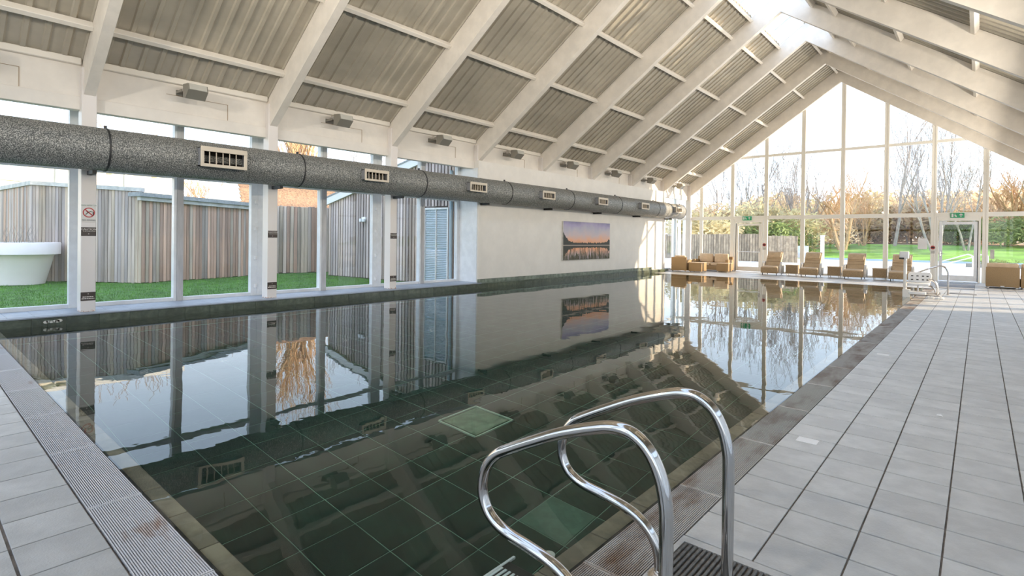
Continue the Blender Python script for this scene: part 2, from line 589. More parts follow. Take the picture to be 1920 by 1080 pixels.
cells.sort(key=lambda c: -area(c))
meshes = {}
rest = MB()
for n, c in enumerate(cells):
    if n < 290:
        key = (c[2], c[3])
        if key not in meshes: meshes[key] = tile_mesh(c[2]-0.009, c[3]-0.013, M['tile'], b=0.0015)
        inst(meshes[key], 'tile', floor, (c[0], c[1], 0))
    else:
        w, d = c[2]/2-0.0045, c[3]/2-0.0065
        rest.box(c[0]-w, c[0]+w, c[1]-d, c[1]+d, -0.02, 0)
rest.build('tile_field', M['tile'], floor, kind='stuff')

# ---- pool basin
PD = -1.2
pb = MB()
pb.box(XL-0.2, -1.2, 0.8, YF+0.1, PD-0.2, PD-0.004)
pool_floor = pb.build('pool_floor', M['pool_grout'], label='dark green tiled swimming pool bottom under the water', cat='pool floor', kind='structure')
G = 0.43
pc = []
for i in range(-20, 5):
    for j in range(-3, 49):
        x, y = -3.05+(i+.5)*G, 2.265+(j+.5)*G
        if XL-0.1 < x-G/2 and x+G/2 < -1.3 and 0.9 < y-G/2 and y+G/2 < YF+0.1:
            pc.append((x, y, G, G))
def plate(c, P_):
    return P_[0]-.1 < c[0] < P_[1]+.1 and P_[2]-.1 < c[1] < P_[3]+.1
PL1 = (-4.38, -3.80, 3.86, 4.43)
pc.sort(key=lambda c: -area(c, PD*0.8))
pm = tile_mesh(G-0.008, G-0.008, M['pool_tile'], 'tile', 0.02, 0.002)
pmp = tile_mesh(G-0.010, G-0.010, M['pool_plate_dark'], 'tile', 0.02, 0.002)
rest = MB()
for n, c in enumerate(pc):
    if abs(c[0]+2.405) < .1 and abs(c[1]-3.34) < .1:
        inst(pmp, 'tile', pool_floor, (c[0], c[1], PD+0.003), label='lighter sea-green floor tile')
    elif n < 260:
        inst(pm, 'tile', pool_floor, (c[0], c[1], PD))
    else:
        w = G/2-0.005
        rest.box(c[0]-w, c[0]+w, c[1]-w, c[1]+w, PD-0.02, PD)
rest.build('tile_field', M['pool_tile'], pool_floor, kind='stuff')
# framed plate on the pool bottom
dp = empty('drain_plate', ((PL1[0]+PL1[1])/2, (PL1[2]+PL1[3])/2, PD), label='pale green square drain plate with light rim on pool bottom', cat='drain plate')
MB().bev(-.25, .25, -.25, .25, 0, 0.02, .004).build('plate', M['pool_plate'], dp)
rm = MB()
for a, b_ in ((-.29, -.275), (.275, .29)):
    rm.box(a, b_, -.29, .29, 0, .028)
    rm.box(-.29, .29, a, b_, 0, .028)
rm.build('rim', M['pool_rim'], dp)
pw = MB()
pw.box(XL-0.25, XL, 0.7, YF+0.2, PD-0.2, -0.001)
pw.box(-1.50, -1.40, 0.7, YF+0.2, PD-0.2, -0.06)
pw.box(XL, -1.4, 0.96, 1.06, PD-0.2, -0.06)
pw.box(XL, -1.4, YF-0.02, YF+0.06, PD-0.2, -0.03)
pool_wall = pw.build('wall_pool', M['curb_tile'], label='dark green tiled side walls of the pool basin', cat='pool wall', kind='structure')
# submerged handhold ledge tiles: near edge and long edge
lt1 = MB().bev(-.2155, .2155, -.055, .055, -.05, 0, .004).mesh('ledge_tile', M['ledge_brown'])
lt2 = MB().bev(-.0625, .0625, -.2155, .2155, -.05, 0, .004).mesh('ledge_tile', M['ledge_brown'])
for i in range(23):
    inst(lt1, 'ledge_tile', pool_wall, (-1.72-i*0.435, 1.005, -0.022))
for j in range(49):
    inst(lt2, 'ledge_tile', pool_wall, (-1.4375, 1.28+j*0.435, -0.022))

# ---- water: closed body so that light refracts once at the surface
NXW, NYW = 2, 2
wt = MB()
wt.poly((XL, YN, -0.002), (XR, YN, -0.002), (XR, YF, -0.002), (XL, YF, -0.002))
wt.build('water', M['water'], label='still dark green pool water mirroring the windows and roof', cat='water', kind='structure')

# ---- overflow grates
def grate_panel(length, width, mat, along_x):
    m = MB()
    nb = 25
    p = width/nb
    for k in range(nb):
        a = -width/2+k*p+p*0.25
        b = a+p*0.50
        if along_x: m.box(-length/2, length/2, a, b, -0.022, -0.001)
        else: m.box(a, b, -length/2, length/2, -0.022, -0.001)
    for t in (-length/2, -length/4, 0, length/4, length/2-0.008):
        z1 = -0.0005 if abs(t) > length/2-0.01 else -0.009
        if along_x: m.box(t, t+0.008, -width/2, width/2, -0.025, z1)
        else: m.box(-width/2, width/2, t, t+0.008, -0.025, z1)
    return m
GL = 1.078
ORD = ['first', 'second', 'third', 'fourth', 'fifth', 'sixth', 'seventh', 'eighth', 'ninth', 'tenth', 'eleventh', 'twelfth', 'thirteenth', 'fourteenth', 'fifteenth', 'sixteenth', 'seventeenth', 'eighteenth', 'nineteenth', 'twentieth', 'twenty-first', 'twenty-second', 'twenty-third']
gm = grate_panel(GL-0.006, YN-YG-0.006, M['grate'], True).mesh('drain_grate', M['grate'])
for i in range(10):
    x = -2.566+0.5*GL-i*GL
    inst(gm, 'drain_grate', None, (x, (YN+YG)/2, 0), label='pale slotted overflow grate on the short pool edge, %s panel from the long edge' % ORD[i], cat='grate', group='grates along the short pool edge')
gl2 = 1.070
gm2 = grate_panel(gl2-0.006, XG-XR-0.006, M['grate_rust'], False).mesh('drain_grate', M['grate_rust'])
for j in range(-2, 20):
    y = 2.12+(j+.5)*gl2
    if y+gl2/2 < YF+0.1 and y > 0:
        inst(gm2, 'drain_grate', None, ((XG+XR)/2, y, 0), label='rust-stained slotted overflow grate on the long pool edge, %s panel from the camera' % ORD[j+2], cat='grate', group='grates along the long pool edge')
ch = MB()
ch.box(XR, XG, -0.2, YF+0.03, -0.20, -0.12)
ch.box(XL, XR, YG, YN, -0.20, -0.12)
ch.box(XR-0.012, XR+0.004, YN, YF, -0.2, -0.004)
ch.box(XL, XR, YN-0.004, YN+0.012, -0.2, -0.004)
ch.build('trim_1', M['channel'], label='dark drain channel beneath the overflow grates', cat='channel', kind='structure')

# ---- left curb, ledge, skirting
cb = MB()
cb.box(XL-0.02-1.2, XL-0.014, -4.0, 11.6, -0.4, 0.148)
cb.box(XL-0.02-0.35, XL-0.014, 11.6, YF+0.8, -0.4, 0.143)
curb = cb.build('curb', M['grout_pale'], label='raised pool curb faced with dark green tiles below the windows', cat='curb', kind='structure')
cm = MB().bev(-.014, 0, -.2165, .2165, 0.0, 0.128, .003).mesh('tile', M['curb_tile'])
for k in range(-3, 53):
    y = 1.436+(k-.5)*0.4365
    inst(cm, 'tile', curb, (XL, y, -0.004))
tr = MB()
tr.bev(XL-0.09, XL+0.014, -4.0, 11.62, 0.126, 0.152, .006)
tr.build('nosing', M['ledge_tile'], curb)
lm = MB().bev(-.162, .162, -.162, .162, -.01, 0, .003).mesh('tile', M['ledge_tile'])
for i in range(3):
    for j in range(-4, 36):
        y = 0.35+j*0.326
        if y < 11.5:
            inst(lm, 'tile', curb, (XL-0.25-i*0.327, y, 0.156))
sm = MB().bev(-.016, 0, -.2165, .2165, 0.0, 0.115, .003).mesh('tile', M['skirt_tile'])
for k in range(24, 50):
    inst(sm, 'tile', curb, (XL-0.03, 1.436+(k-.5)*0.4365, 0.148), label='pale limed skirting tile')
tr = MB()
tr.box(XL-0.12, XL+0.004, 11.64, 22.9, 0.126, 0.146)
tr.box(XL-0.14, XL-0.05, 22.9, 24.6, 0.03, 0.125)
tr.build('skirting_trim', M['skirt_tile'], curb)
# putty blotch on the curb face
pt = MB()
for (y, z, r) in ((1.61, .060, .022), (1.64, .066, .018), (1.68, .060, .020), (1.72, .066, .019), (1.755, .062, .022), (1.785, .070, .024)):
    pt.add([(XL+0.004, y+r*math.cos(a)*1.5, z+r*math.sin(a)) for a in [k*math.pi/6 for k in range(12)]], [tuple(range(12))])
pt.build('putty_patch', M['putty'], None, label='white putty blotch on the dark curb tiles', cat='patch')

# ---- columns
cmh = 4.32
for k, y in enumerate(FRAMES):
    lab = ['cream steel column outside the view', 'cream steel column before the first sign column', 'cream steel column with the no diving sign',
           'second window column with two dark plaques', 'third window column with two small dark plaques',
           'cream column at the start of the solid wall', 'cream wall column left of the sunset picture', 'cream wall column behind the duct right of the picture',
           'cream wall column before the wall ends', 'cream column where the solid wall ends', 'cream corner column beside the end glazing'][k]
    MB().bev(-.25, 0, -.105, .105, 0, cmh-0.15 if k < 9 else cmh, .008).build('column', M['column'], None, loc=(COLX, y, 0.15 if k < 9 else 0.0), label=lab, cat='column', kind='structure')
    MB().bev(0, .25, -.105, .105, 0, cmh, .008).build('column', M['cream'], None, loc=(XRW, y, 0), label='cream column on the opposite wall', cat='column', group='columns of the opposite wall', kind='structure')

# ---- portal rafters
for k, y in enumerate(FRAMES):
    m = MB()
    D = 0.645
    b = 0.08
    pts = [(COLX, 3.85), (RIDGE_X, 8.61), (XRW, 3.85), (XRW+0.30, 3.85), (XRW+0.30, roofz(XRW+0.3, D)), (RIDGE_X, 8.61+D), (COLX-0.30, roofz(COLX-0.3, D)), (COLX-0.30, 3.85+0.2), (COLX, 3.85+.2)]
    # two halves, mitred at the ridge
    L_ = [(COLX, 3.85), (RIDGE_X, 8.61), (RIDGE_X, 8.61+D), (COLX-0.22, roofz(COLX-0.22, D)), (COLX-0.22, 3.98), (COLX, 3.98)]
    m.prism([(x, y-b, z) for x, z in L_], (0, 2*b, 0))
    m.prism([(2*RIDGE_X-x, y-b, z) for x, z in L_[::-1]], (0, 2*b, 0))
    lab = ['', '', 'cream roof frame above the no diving sign column', 'cream roof frame rising from the second window column', 'cream roof frame rising from the third window column',
           'cream roof frame at the start of the solid wall', 'cream roof frame left of the sunset picture', 'cream roof frame over the sunset picture', 'third cream roof frame from the end glazing',
           'second cream roof frame from the end glazing', 'cream gable frame against the end glazing'][k] or 'cream roof frame behind the viewpoint'
    m.build('roof_beam', M['cream'], None, label=lab, cat='roof beam', kind='structure')

# ---- ceiling: profiled sheets and purlins, bay by bay
ceiling = empty('ceiling', label='pitched beige profiled sheet ceiling with cream purlins', cat='ceiling', kind='structure')
SH = 0.655
SKYB = 5.60
def sheet(xa, xb, y0, y1):
    m = MB()
    pitch = 0.264
    prof = []
    y = y0
    while y < y1-1e-6:
        for dy, dz in ((0, 0), (0.160, 0), (0.178, -0.045), (0.236, -0.045)):
            if y+dy <= y1: prof.append((y+dy, dz))
        y += pitch
    prof.append((y1, 0))
    n = len(prof)
    v = []
    for x in (xa, xb):
        for (yy, dz) in prof: v.append((x, yy, roofz(x, SH)+dz+0.045))
    f = [(i, i+1, n+i+1, n+i) for i in range(n-1)]
    return m.add(v, f)
PURL = [-10.94, -9.38, -7.82, -6.26]
ang = math.atan(PITCHK)
for k in range(len(FRAMES)-1):
    ya, yb = FRAMES[k]+0.0, FRAMES[k+1]-0.0
    sky = FRAMES[k+1] < 21.5
    xe = -SKYB if sky else RIDGE_X
    sheet(-11.95, xe, ya, yb).build('roof_sheet', M['sheet'], ceiling)
    sheet(2*RIDGE_X-xe, 2*RIDGE_X+11.95, ya, yb).build('roof_sheet', M['sheet'], ceiling)
    px = PURL + ([-5.66] if sky else [-4.95])
    for x in px:
        for side in (-1, 1):
            xx = x if side < 0 else 2*RIDGE_X-x
            R = Matrix.Translation((xx, 0, roofz(xx, SH))) @ Matrix.Rotation(side*ang, 4, 'Y')
            top = 0.10 if (sky and x == -5.66) else 0.0
            MB().bev(-.045, .045, ya+.08, yb-.08, -.135, top, .006, R).build('purlin', M['purlin'], ceiling)
MB().box(RIDGE_X-.1, RIDGE_X+.1, FRAMES[7]+3.17, YE+.1, roofz(RIDGE_X, SH), roofz(RIDGE_X, SH)+.06).build('ridge_cap', M['sheet'], ceiling)

# ---- ridge rooflights
for k in range(len(FRAMES)-1):
    if FRAMES[k+1] > 21.5: continue
    ya, yb = FRAMES[k], FRAMES[k+1]
    w = empty('window_%d' % (20+k), label='ridge rooflight glazing over bay %d of the roof from the far end' % (10-k), cat='rooflight', kind='structure')
    for side in (-1, 1):
        xa, xb = RIDGE_X+side*0.92, RIDGE_X+side*0.0
        for s in range(3):
            y0 = ya+(yb-ya)*s/3+.02
            y1 = ya+(yb-ya)*(s+1)/3-.02
            m = MB()
            m.prism([(xa, y0, roofz(xa, SH+.12)), (xb, y0, roofz(xb, SH+.12)), (xb, y1, roofz(xb, SH+.12)), (xa, y1, roofz(xa, SH+.12))], (0, 0, .012))
            m.build('pane', M['skyglass'], w)
            if s:
                m = MB()
                yy = ya+(yb-ya)*s/3
                m.prism([(xa, yy-.02, roofz(xa, SH+.09)), (xb, yy-.02, roofz(xb, SH+.09)), (xb, yy+.02, roofz(xb, SH+.09)), (xa, yy+.02, roofz(xa, SH+.09))], (0, 0, .07))
                m.build('glazing_bar', M['frame'], w)
    MB().box(RIDGE_X-.05, RIDGE_X+.05, ya, yb, roofz(RIDGE_X, SH+.1), roofz(RIDGE_X, SH+.2)).build('ridge_bar', M['frame'], w)

# ---- left wall: fascia, eave trim, solid wall
for k in range(len(FRAMES)-1):
    ya, yb = FRAMES[k]+.1, FRAMES[k+1]-.1
    w = empty('wall_left' if k == 0 else 'wall_left.%03d' % k, label='cream fascia panel over bay %d of the window wall, counted from the far corner' % (10-k), cat='wall panel', kind='structure')
    m = MB()
    m.box(-11.80, -11.66, ya-.1, yb+.1, 3.83, 4.50)
    m.build('panel', M['fascia'], w)
    m = MB()
    m.bev(-11.80, -11.62, ya-.0, yb+.0, 3.60, 3.828, .006)
    m.build('head_board', M['fascia'], w)
    m = MB()
    m.bev(-11.70, -11.56, ya, yb, 4.36, 4.475, .012)
    m.build('eave_trim', M['purlin'], w)
    MB().box(-12.50, -11.78, ya-.1, yb+.1, 3.96, 4.06).build('flat_roof', M['fascia'], w)
    # conduit run beside the floodlight and a board joint
    ym = FRAMES[k]+1.54
    c = MB()
    c.box(-11.66, -11.652, ym-.35, ym+.75, 4.150, 4.158)
    c.box(-11.66, -11.652, ym+.745, ym+.755, 3.84, 4.155)
    c.build('board_joint', M['vane'], w)
sw = MB()
sw.box(-12.4, -11.47, 11.7, 24.38, -0.2, 3.84)
sw.box(-12.4, -11.44, 11.58, 11.72, 0.15, 3.84)
sw.build('wall_left_solid', M['wall'], None, label='plain cream wall behind the duct carrying the sunset picture', cat='wall', kind='structure')
MB().box(-12.40, -11.47, 11.56, 11.585, 0.15, 3.62).build('wall_left_return', M['frame'], None, label='pale blue-white return wall at the end of the windows', cat='wall', kind='structure')

# ---- left window wall
GX = -12.3
WB = [(-4.0, -0.98), (-0.98, 2.19), (2.19, 5.36), (5.36, 8.53), (8.53, 11.6)]
def left_window(n, ya, yb, mid, label, zs=0.15):
    w = empty('window_%d' % n, label=label, cat='window', kind='structure')
    fr = MB()
    fr.bev(GX-.05, GX+.05, ya, yb, zs, zs+.075, .006)
    fr.bev(GX-.05, GX+.05, ya, yb, 2.625, 2.70, .006)
    fr.bev(GX-.05, GX+.05, ya, yb, 3.88, 3.96, .006)
    fr.build('frame', M['frame'], w)
    for yy in (ya, yb):
        s = 1 if yy == ya else -1
        MB().bev(GX-.06, GX+.07, min(yy, yy+s*.14), max(yy, yy+s*.14), zs, 3.94, .006).build('post', M['frame'], w)
    MB().bev(GX-.07, GX+.09, mid-.075, mid+.045, zs, 3.94, .006).build('mullion', M['mullion'], w)
    MB().bev(GX-.07, GX+.08, mid-.125, mid-.077, zs, 3.94, .004).build('mullion_cover', M['frame'], w)
    for a, b_ in ((ya+.14, mid-.12), (mid+.045, yb-.14)):
        MB().box(GX-.006, GX+.006, a, b_, zs+.07, 2.63).build('pane', M['glass'], w)
        MB().box(GX-.006, GX+.006, a, b_, 2.70, 3.89).build('pane', M['glass'], w)
    return w
wlab = ['full height window bay outside the view', 'window bay showing the white planter outside', 'window bay between the no diving column and the second column',
        'window bay showing the tiled orange roof outside', 'window bay with the louvred door outside beside the solid wall']
for n, (a, b_) in enumerate(WB):
    w = left_window(n+1, a, b_, (a+b_)/2+.05, wlab[n])
    if n in (2, 3):
        for z in (0.32, 0.95, 1.60, 2.2):
            MB().bev(GX+.06, GX+.12, b_-.075, b_-.015, z, z+.09, .01).build('hinge', M['paper'], w)
left_window(6, 24.50, 27.5, 26.0, 'sunlit side window in the far corner by the tan armchair', 0.0)

# ---- right wall (opposite side, outside the view): glazed bays under a fascia
GXR = 2*RIDGE_X-GX
for k in range(len(FRAMES)-1):
    ya, yb = FRAMES[k], FRAMES[k+1]
    w = empty('wall_right' if k == 0 else 'wall_right.%03d' % k, label='cream fascia over bay %d of the opposite window wall, counted from the far corner' % (10-k), cat='wall panel', kind='structure')
    MB().box(XRW+.16, XRW+.95, ya, yb, 3.62, 4.60).build('panel', M['fascia'], w)
    v = empty('window_%d' % (40+k), label='window bay %d of the opposite wall, counted from the far corner' % (10-k), cat='window', kind='structure')
    fr = MB()
    for z0, z1 in ((0, .08), (2.62, 2.70), (3.56, 3.64)): fr.box(GXR-.05, GXR+.05, ya, yb, z0, z1)
    fr.build('frame', M['frame'], v)
    for yy in (ya+.06, (ya+yb)/2): MB().box(GXR-.07, GXR+.07, yy-.06, yy+.06, 0, 3.62).build('mullion', M['frame'], v)
    for a, b_ in ((ya+.12, (ya+yb)/2-.06), ((ya+yb)/2+.06, yb)):
        MB().box(GXR-.006, GXR+.006, a, b_, .08, 2.62).build('pane', M['glass'], v)
        MB().box(GXR-.006, GXR+.006, a, b_, 2.70, 3.56).build('pane', M['glass'], v)

# ---- gable glazing
def gable(y, name, label, doors, frame_mat):
    w = empty(name, label=label, cat='window', kind='structure')
    XS = [-12.35, -11.02, -9.44, -7.85, -6.25, -4.66, -3.06, -1.46, 0.12, 1.70, 2.6]
    def ztop(x): return roofz(x, 0.30)
    for x in XS[1:-1]:
        MB().bev(x-.06, x+.045, y-.04, y+.07, 0.0, ztop(x), .006).build('mullion', frame_mat, w)
        MB().bev(x+.046, x+.115, y-.055, y+.03, 0.0, ztop(x), .004).build('mullion_cover', M['frame_warm'], w)
    for i in range(len(XS)-1):
        a, b_ = XS[i]+.045, XS[i+1]-.045
        dr = [d for d in doors if a-.2 < (d[0]+d[1])/2 < b_+.2]
        for z in (2.66, 5.64):
            m = MB()
            # clip the transom at the rake
            aa, bb = a, b_
            xlim = 6.76-(z-3.85-.2)/PITCHK
            aa = max(aa, RIDGE_X-xlim) if z > 3.8 else aa
            bb = min(bb, RIDGE_X+xlim) if z > 3.8 else bb
            if bb-aa > .05:
                m.bev(aa, bb, y-.035, y+.06, z-(.085 if z < 3 else .06), z+(.085 if z < 3 else .06), .006)
                m.build('transom', frame_mat, w)
        if not dr:
            MB().bev(a, b_, y-.035, y+.06, 0.0, 0.09, .006).build('sill', frame_mat, w)
        # panes
        for z0, z1 in ((0.09, 2.61), (2.71, 5.59), (5.69, 12.0)):
            if dr and z0 < 1: continue
            pts = [(a, z0), (b_, z0)]
            tb, ta = min(z1, ztop(b_)), min(z1, ztop(a))
            if max(ta, tb) <= z0+.02: continue
            if ta <= z0:
                a2 = a+(z0-ta)/PITCHK if a < RIDGE_X else a
                pts = [(a2, z0), (b_, z0), (b_, tb)]
                pts = [p for p in pts]
            elif tb <= z0:
                b2 = b_-(z0-tb)/PITCHK
                pts = [(a, z0), (b2, z0), (a, ta)]
            else:
                pts = [(a, z0), (b_, z0), (b_, tb)]
                if ta < z1 and tb >= z1-1e-6:
                    pts.append((a+(z1-ta)/PITCHK, z1))
                if tb < z1 and ta >= z1-1e-6:
                    pts.append((b_-(z1-tb)/PITCHK, z1))
                if a < RIDGE_X < b_ and z1 > 8: pts.append((RIDGE_X, ztop(RIDGE_X)))
                pts.append((a, ta))
            MB().prism([(x, y-.005, z) for x, z in pts], (0, .01, 0)).build('pane', M['glass'], w)
    return w
DOORS = [(-9.30, -7.94), (-1.34, 0.02)]
gable(YE, 'window_10', 'tall gable end glazing with thin cream mullions above the loungers', DOORS, M['frame_warm'])
gable(Y0, 'window_11', 'gable glazing behind the viewpoint', [], M['frame'])

def door(n, x0, x1, label, bar, hinge_right):
    d = empty('door_%d' % n, (x0, YE, 0), label=label, cat='door', kind='structure')
    W = x1-x0
    m = MB()
    m.bev(0, .07, -.05, .06, 0, 2.61, .006); m.bev(W-.07, W, -.05, .06, 0, 2.61, .006); m.bev(.07, W-.07, -.05, .06, 2.42, 2.61, .006)
    m.build('door_frame', M['frame_warm'], d)
    m = MB()
    m.bev(.09, .20, -.03, .03, .03, 2.38, .006); m.bev(W-.20, W-.09, -.03, .03, .03, 2.38, .006)
    m.bev(.20, W-.20, -.03, .03, 2.27, 2.38, .006); m.bev(.20, W-.20, -.03, .03, .03, .25, .006)
    lf = m.build('door_leaf', M['frame_warm'] if n == 1 else M['frame'], d)
    MB().box(.20, W-.20, -.006, .006, .25, 2.27).build('pane', M['glass'], d)
    if bar:
        MB().tube([(.15, -.06, .98), (W-.12, -.06, .98)], .018, 8).build('push_bar', M['frame'], lf)
    hx = .145 if hinge_right else W-.145
    hd = MB()
    hd.box(hx-.02, hx+.02, -.042, -.03, 1.0, 1.18); hd.tube([(hx, -.06, 1.1), (hx+(.1 if hinge_right else -.1), -.06, 1.1)], .01, 6); hd.tube([(hx, -.03, 1.1), (hx, -.062, 1.1)], .012, 6)
    hd.build('handle', M['chrome'], lf)
    gx = W-.085 if hinge_right else .085
    MB().box(gx-.012, gx+.012, -.03, .03, .02, 2.40).build('door_gap', M['dark'], d)
    return d
door(1, -9.30, -7.94, 'white framed glass exit door left of the loungers', True, False)
door(2, -1.34, 0.02, 'white framed glass exit door behind the pool hoist', False, True)

# ================================================================== THINGS
# ---- ventilation duct
DX, DZ, DR = -11.11, 2.90, 0.355
du = empty('ventilation_duct', (DX, 0, DZ), label='long speckled grey round ventilation duct along the window wall', cat='duct')
def cyl_y(m, r, y0, y1, n=36, r1=None):
    r1 = r if r1 is None else r1
    p = [(r*math.cos(2*math.pi*k/n), y0, r*math.sin(2*math.pi*k/n)) for k in range(n)]+[(r1*math.cos(2*math.pi*k/n), y1, r1*math.sin(2*math.pi*k/n)) for k in range(n)]
    return m.add(p, [(k, n+k, n+(k+1) % n, (k+1) % n) for k in range(n)]+[tuple(range(n)), tuple(range(2*n-1, n-1, -1))])
BANDS = [-4.3, -1.0, 2.33, 5.70, 9.02, 12.38, 15.7, 19.05, 22.4, 25.2]
for a, b_ in zip(BANDS[:-1], BANDS[1:]):
    sec = cyl_y(MB(), DR, a+.012, b_-.012).build('duct_section', M['duct'], du, smooth=True)
    # spiral lock seams
    for t in range(1, 3):
        cyl_y(MB(), DR+.004, a+(b_-a)*t/3-.006, a+(b_-a)*t/3+.006).build('seam', M['duct'], sec, smooth=True)
cyl_y(MB(), DR, 25.2, 25.45, 36, .22).build('end_cap', M['duct'], du, smooth=True)
for y in BANDS[1:]:
    m = MB()
    cyl_y(m, DR+.009, y-.014, y+.014)
    m.box(-.02, .02, y-.02, y+.02, DR, DR+.05)
    m.build('strap', M['duct_band'], du, smooth=True)
for y in FRAMES[1:-1]:
    MB().box(-.42, .0, y-.03, y+.03, -DR-.055, -DR+.01).build('bracket', M['black'], du)
VENTS = [-.12, 3.64, 7.07, 10.44, 13.70, 17.05, 20.40, 23.75]
for i, y in enumerate(VENTS):
    big = i < 2
    w, h = (.79, .345) if big else (.64, .245)
    z0 = .02-h/2
    x0, x1 = .20, .49
    v = MB().box(x0, x1, y, y+.015, z0, z0+h).box(x0, x1, y+w-.015, y+w, z0, z0+h).box(x0, x1, y, y+w, z0, z0+.015).box(x0, x1, y, y+w, z0+h-.015, z0+h).box(x0, x0+.02, y, y+w, z0, z0+h).build('vent_box', M['vent_side'], du)
    fr = MB()
    t = .045 if big else .034
    fr.bev(x1-.005, x1+.02, y-.012, y+w+.012, z0-.012, z0+t, .004); fr.bev(x1-.005, x1+.02, y-.012, y+w+.012, z0+h-t*1.7, z0+h+.012, .004)
    fr.bev(x1-.005, x1+.02, y-.012, y+t, z0+t, z0+h-t*1.7, .004); fr.bev(x1-.005, x1+.02, y+w-t, y+w+.012, z0+t, z0+h-t*1.7, .004)
    fr.build('vent_frame', M['vent'], v)
    MB().box(x1-.15, x1-.14, y+.02, y+w-.02, z0+.02, z0+h-.02).build('vent_back', M['dark'], v)
    for q in range(1, 6):
        yy = y+t+(w-2*t)*q/6
        R = Matrix.Translation((x1-.06, yy, 0)) @ Matrix.Rotation(math.radians(-24), 4, 'Z')
        MB().box(-.07, .06, -.006, .006, z0+t, z0+h-t*1.7, R).build('vane', M['vent'], v)

# ---- floodlights under the eaves
def floodlight():
    r = empty('floodlight')
    m = MB()
    # wedge shaped housing tipped upward
    pr = [(-.02, -.13), (.10, -.16), (.26, -.02), (.22, .10), (-.02, .12)]
    m.prism([(x, -.17, z) for x, z in pr], (0, .34, 0))
    m.build('housing', M['lamp_body'], r)
    g = MB()
    g.prism([(.262, -.15, -.015), (.262, .15, -.015), (.225, .15, .095), (.225, -.15, .095)], (.008, 0, .003))
    g.build('lens', M['lamp_glass'], r)
    f = MB()
    for q in range(5):
        f.box(-.055, -.02, -.14+q*.06, -.12+q*.06, -.12, .10)
    f.build('cooling_fins', M['black'], r)
    b = MB()
    b.box(-.33, -.05, -.19, -.172, -.01, .03); b.box(-.33, -.05, .172, .19, -.01, .03); b.box(-.345, -.33, -.19, .19, -.04, .06)
    b.build('bracket', M['lamp_body'], r)
    c = MB()
    c.box(-.33, -.25, -.05, .05, .06, .14); c.tube([(-.03, .0, .09), (-.1, 0, .13), (-.26, 0, .11)], .01, 6)
    c.build('cable_box', M['fascia'], r)
    return r
fl0 = floodlight()
flab = ['floodlight over the planter window bay', 'grey floodlight above the first large duct vent, right of the no diving column', 'grey floodlight above the second window column bay with the orange roof',
        'grey floodlight above the last window bay', 'grey floodlight on the solid wall nearest the windows', 'grey floodlight above the left edge of the sunset picture',
        'grey floodlight above the right edge of the sunset picture', 'second grey floodlight from the far corner', 'small grey floodlight in the sunlit far corner']
for i in range(9):
    o = fl0 if i == 0 else copy_tree(fl0)
    o.location = (-11.31, 3.73-3.12+i*3.12, 4.20)
    tag(o, flab[i], 'floodlight', 'floodlights under the eaves')

# fill floodlights added on the unseen opposite wall, aimed up at the roof
for i in range(9):
    o = copy_tree(fl0)
    o.location = (XRW-.18, 0.61+i*3.12, 4.20)
    o.rotation_euler = (0, 0, math.pi)
    tag(o, 'lit grey floodlight on the opposite wall, number %s from the far end' % ['nine', 'eight', 'seven', 'six', 'five', 'four', 'three', 'two', 'one'][i], 'floodlight', 'floodlights of the opposite wall')
    ld_ = bpy.data.lights.new('floodlight_lamp', 'AREA')
    ld_.shape = 'RECTANGLE'
    ld_.size, ld_.size_y = .30, .12
    ld_.spread = math.radians(110)
    ld_.energy = FILL_W
    ld_.color = (1.0, 0.92, 0.80)
    lo_ = link(bpy.data.objects.new('floodlight_lamp', ld_))
    lo_.parent = o
    lo_.location = (.275, 0, .05)
    lo_.rotation_euler = Vector((.92, 0, .38)).to_track_quat('-Z', 'Y').to_euler()

for i, x in enumerate((-6.6, -2.9)):  # fill floodlights added behind the viewpoint to brighten the rafter faces
    o = copy_tree(fl0)
    o.location = (x, FRAMES[0]+.45, 4.20)
    o.rotation_euler = (0, 0, math.pi/2)
    tag(o, 'lit grey floodlight on the gable frame behind the viewpoint, %s' % ['window side', 'opposite side'][i], 'floodlight', 'floodlights of the near gable')
    ld_ = bpy.data.lights.new('floodlight_lamp', 'AREA')
    ld_.shape = 'RECTANGLE'
    ld_.size, ld_.size_y = .30, .12
    ld_.spread = math.radians(110)
    ld_.energy = FILL_END_W
    ld_.color = (1.0, 0.92, 0.80)
    lo_ = link(bpy.data.objects.new('floodlight_lamp', ld_))
    lo_.parent = o
    lo_.location = (.275, 0, .05)
    lo_.rotation_euler = Vector((.99, 0, .12)).to_track_quat('-Z', 'Y').to_euler()
rail_ = MB().box(-10.0, .5, FRAMES[0]+.08, FRAMES[0]+.16, 4.1, 4.3)  # added to carry the near gable fill lamps
rail_.build('trim_2', M['purlin'], None, label='cream lamp rail across the near gable', cat='trim', kind='structure')

# ---- signs on the columns
def mat_yz(x, y, z):
    # text plane facing +X: right = +Y, up = +Z
    return Matrix(((0, 0, 1, x), (1, 0, 0, y), (0, 1, 0, z), (0, 0, 0, 1)))
s = empty('warning_sign', (COLX+.002, 2.19, 1.845), label='square off-white no diving sign on the first column', cat='sign')
MB().bev(0, .006, -.102, .102, -.155, .155, .002).build('panel', M['sign_white'], s)
ring = MB()
n = 40
for k in range(n):
    a, b_ = 2*math.pi*k/n, 2*math.pi*(k+1)/n
    q = lambda r, t: (.0075, r*math.cos(t), .005+r*math.sin(t))
    ring.poly(q(.068, a), q(.084, a), q(.084, b_), q(.068, b_))
c45 = math.sqrt(.5)
ring.poly((.0075, -.075*c45-.006, .005+.075*c45-.006), (.0075, .075*c45-.006, .005-.075*c45-.006), (.0075, .075*c45+.006, .005-.075*c45+.006), (.0075, -.075*c45+.006, .005+.075*c45+.006))
ring.build('prohibition_ring', M['red'], s)
dv = MB()
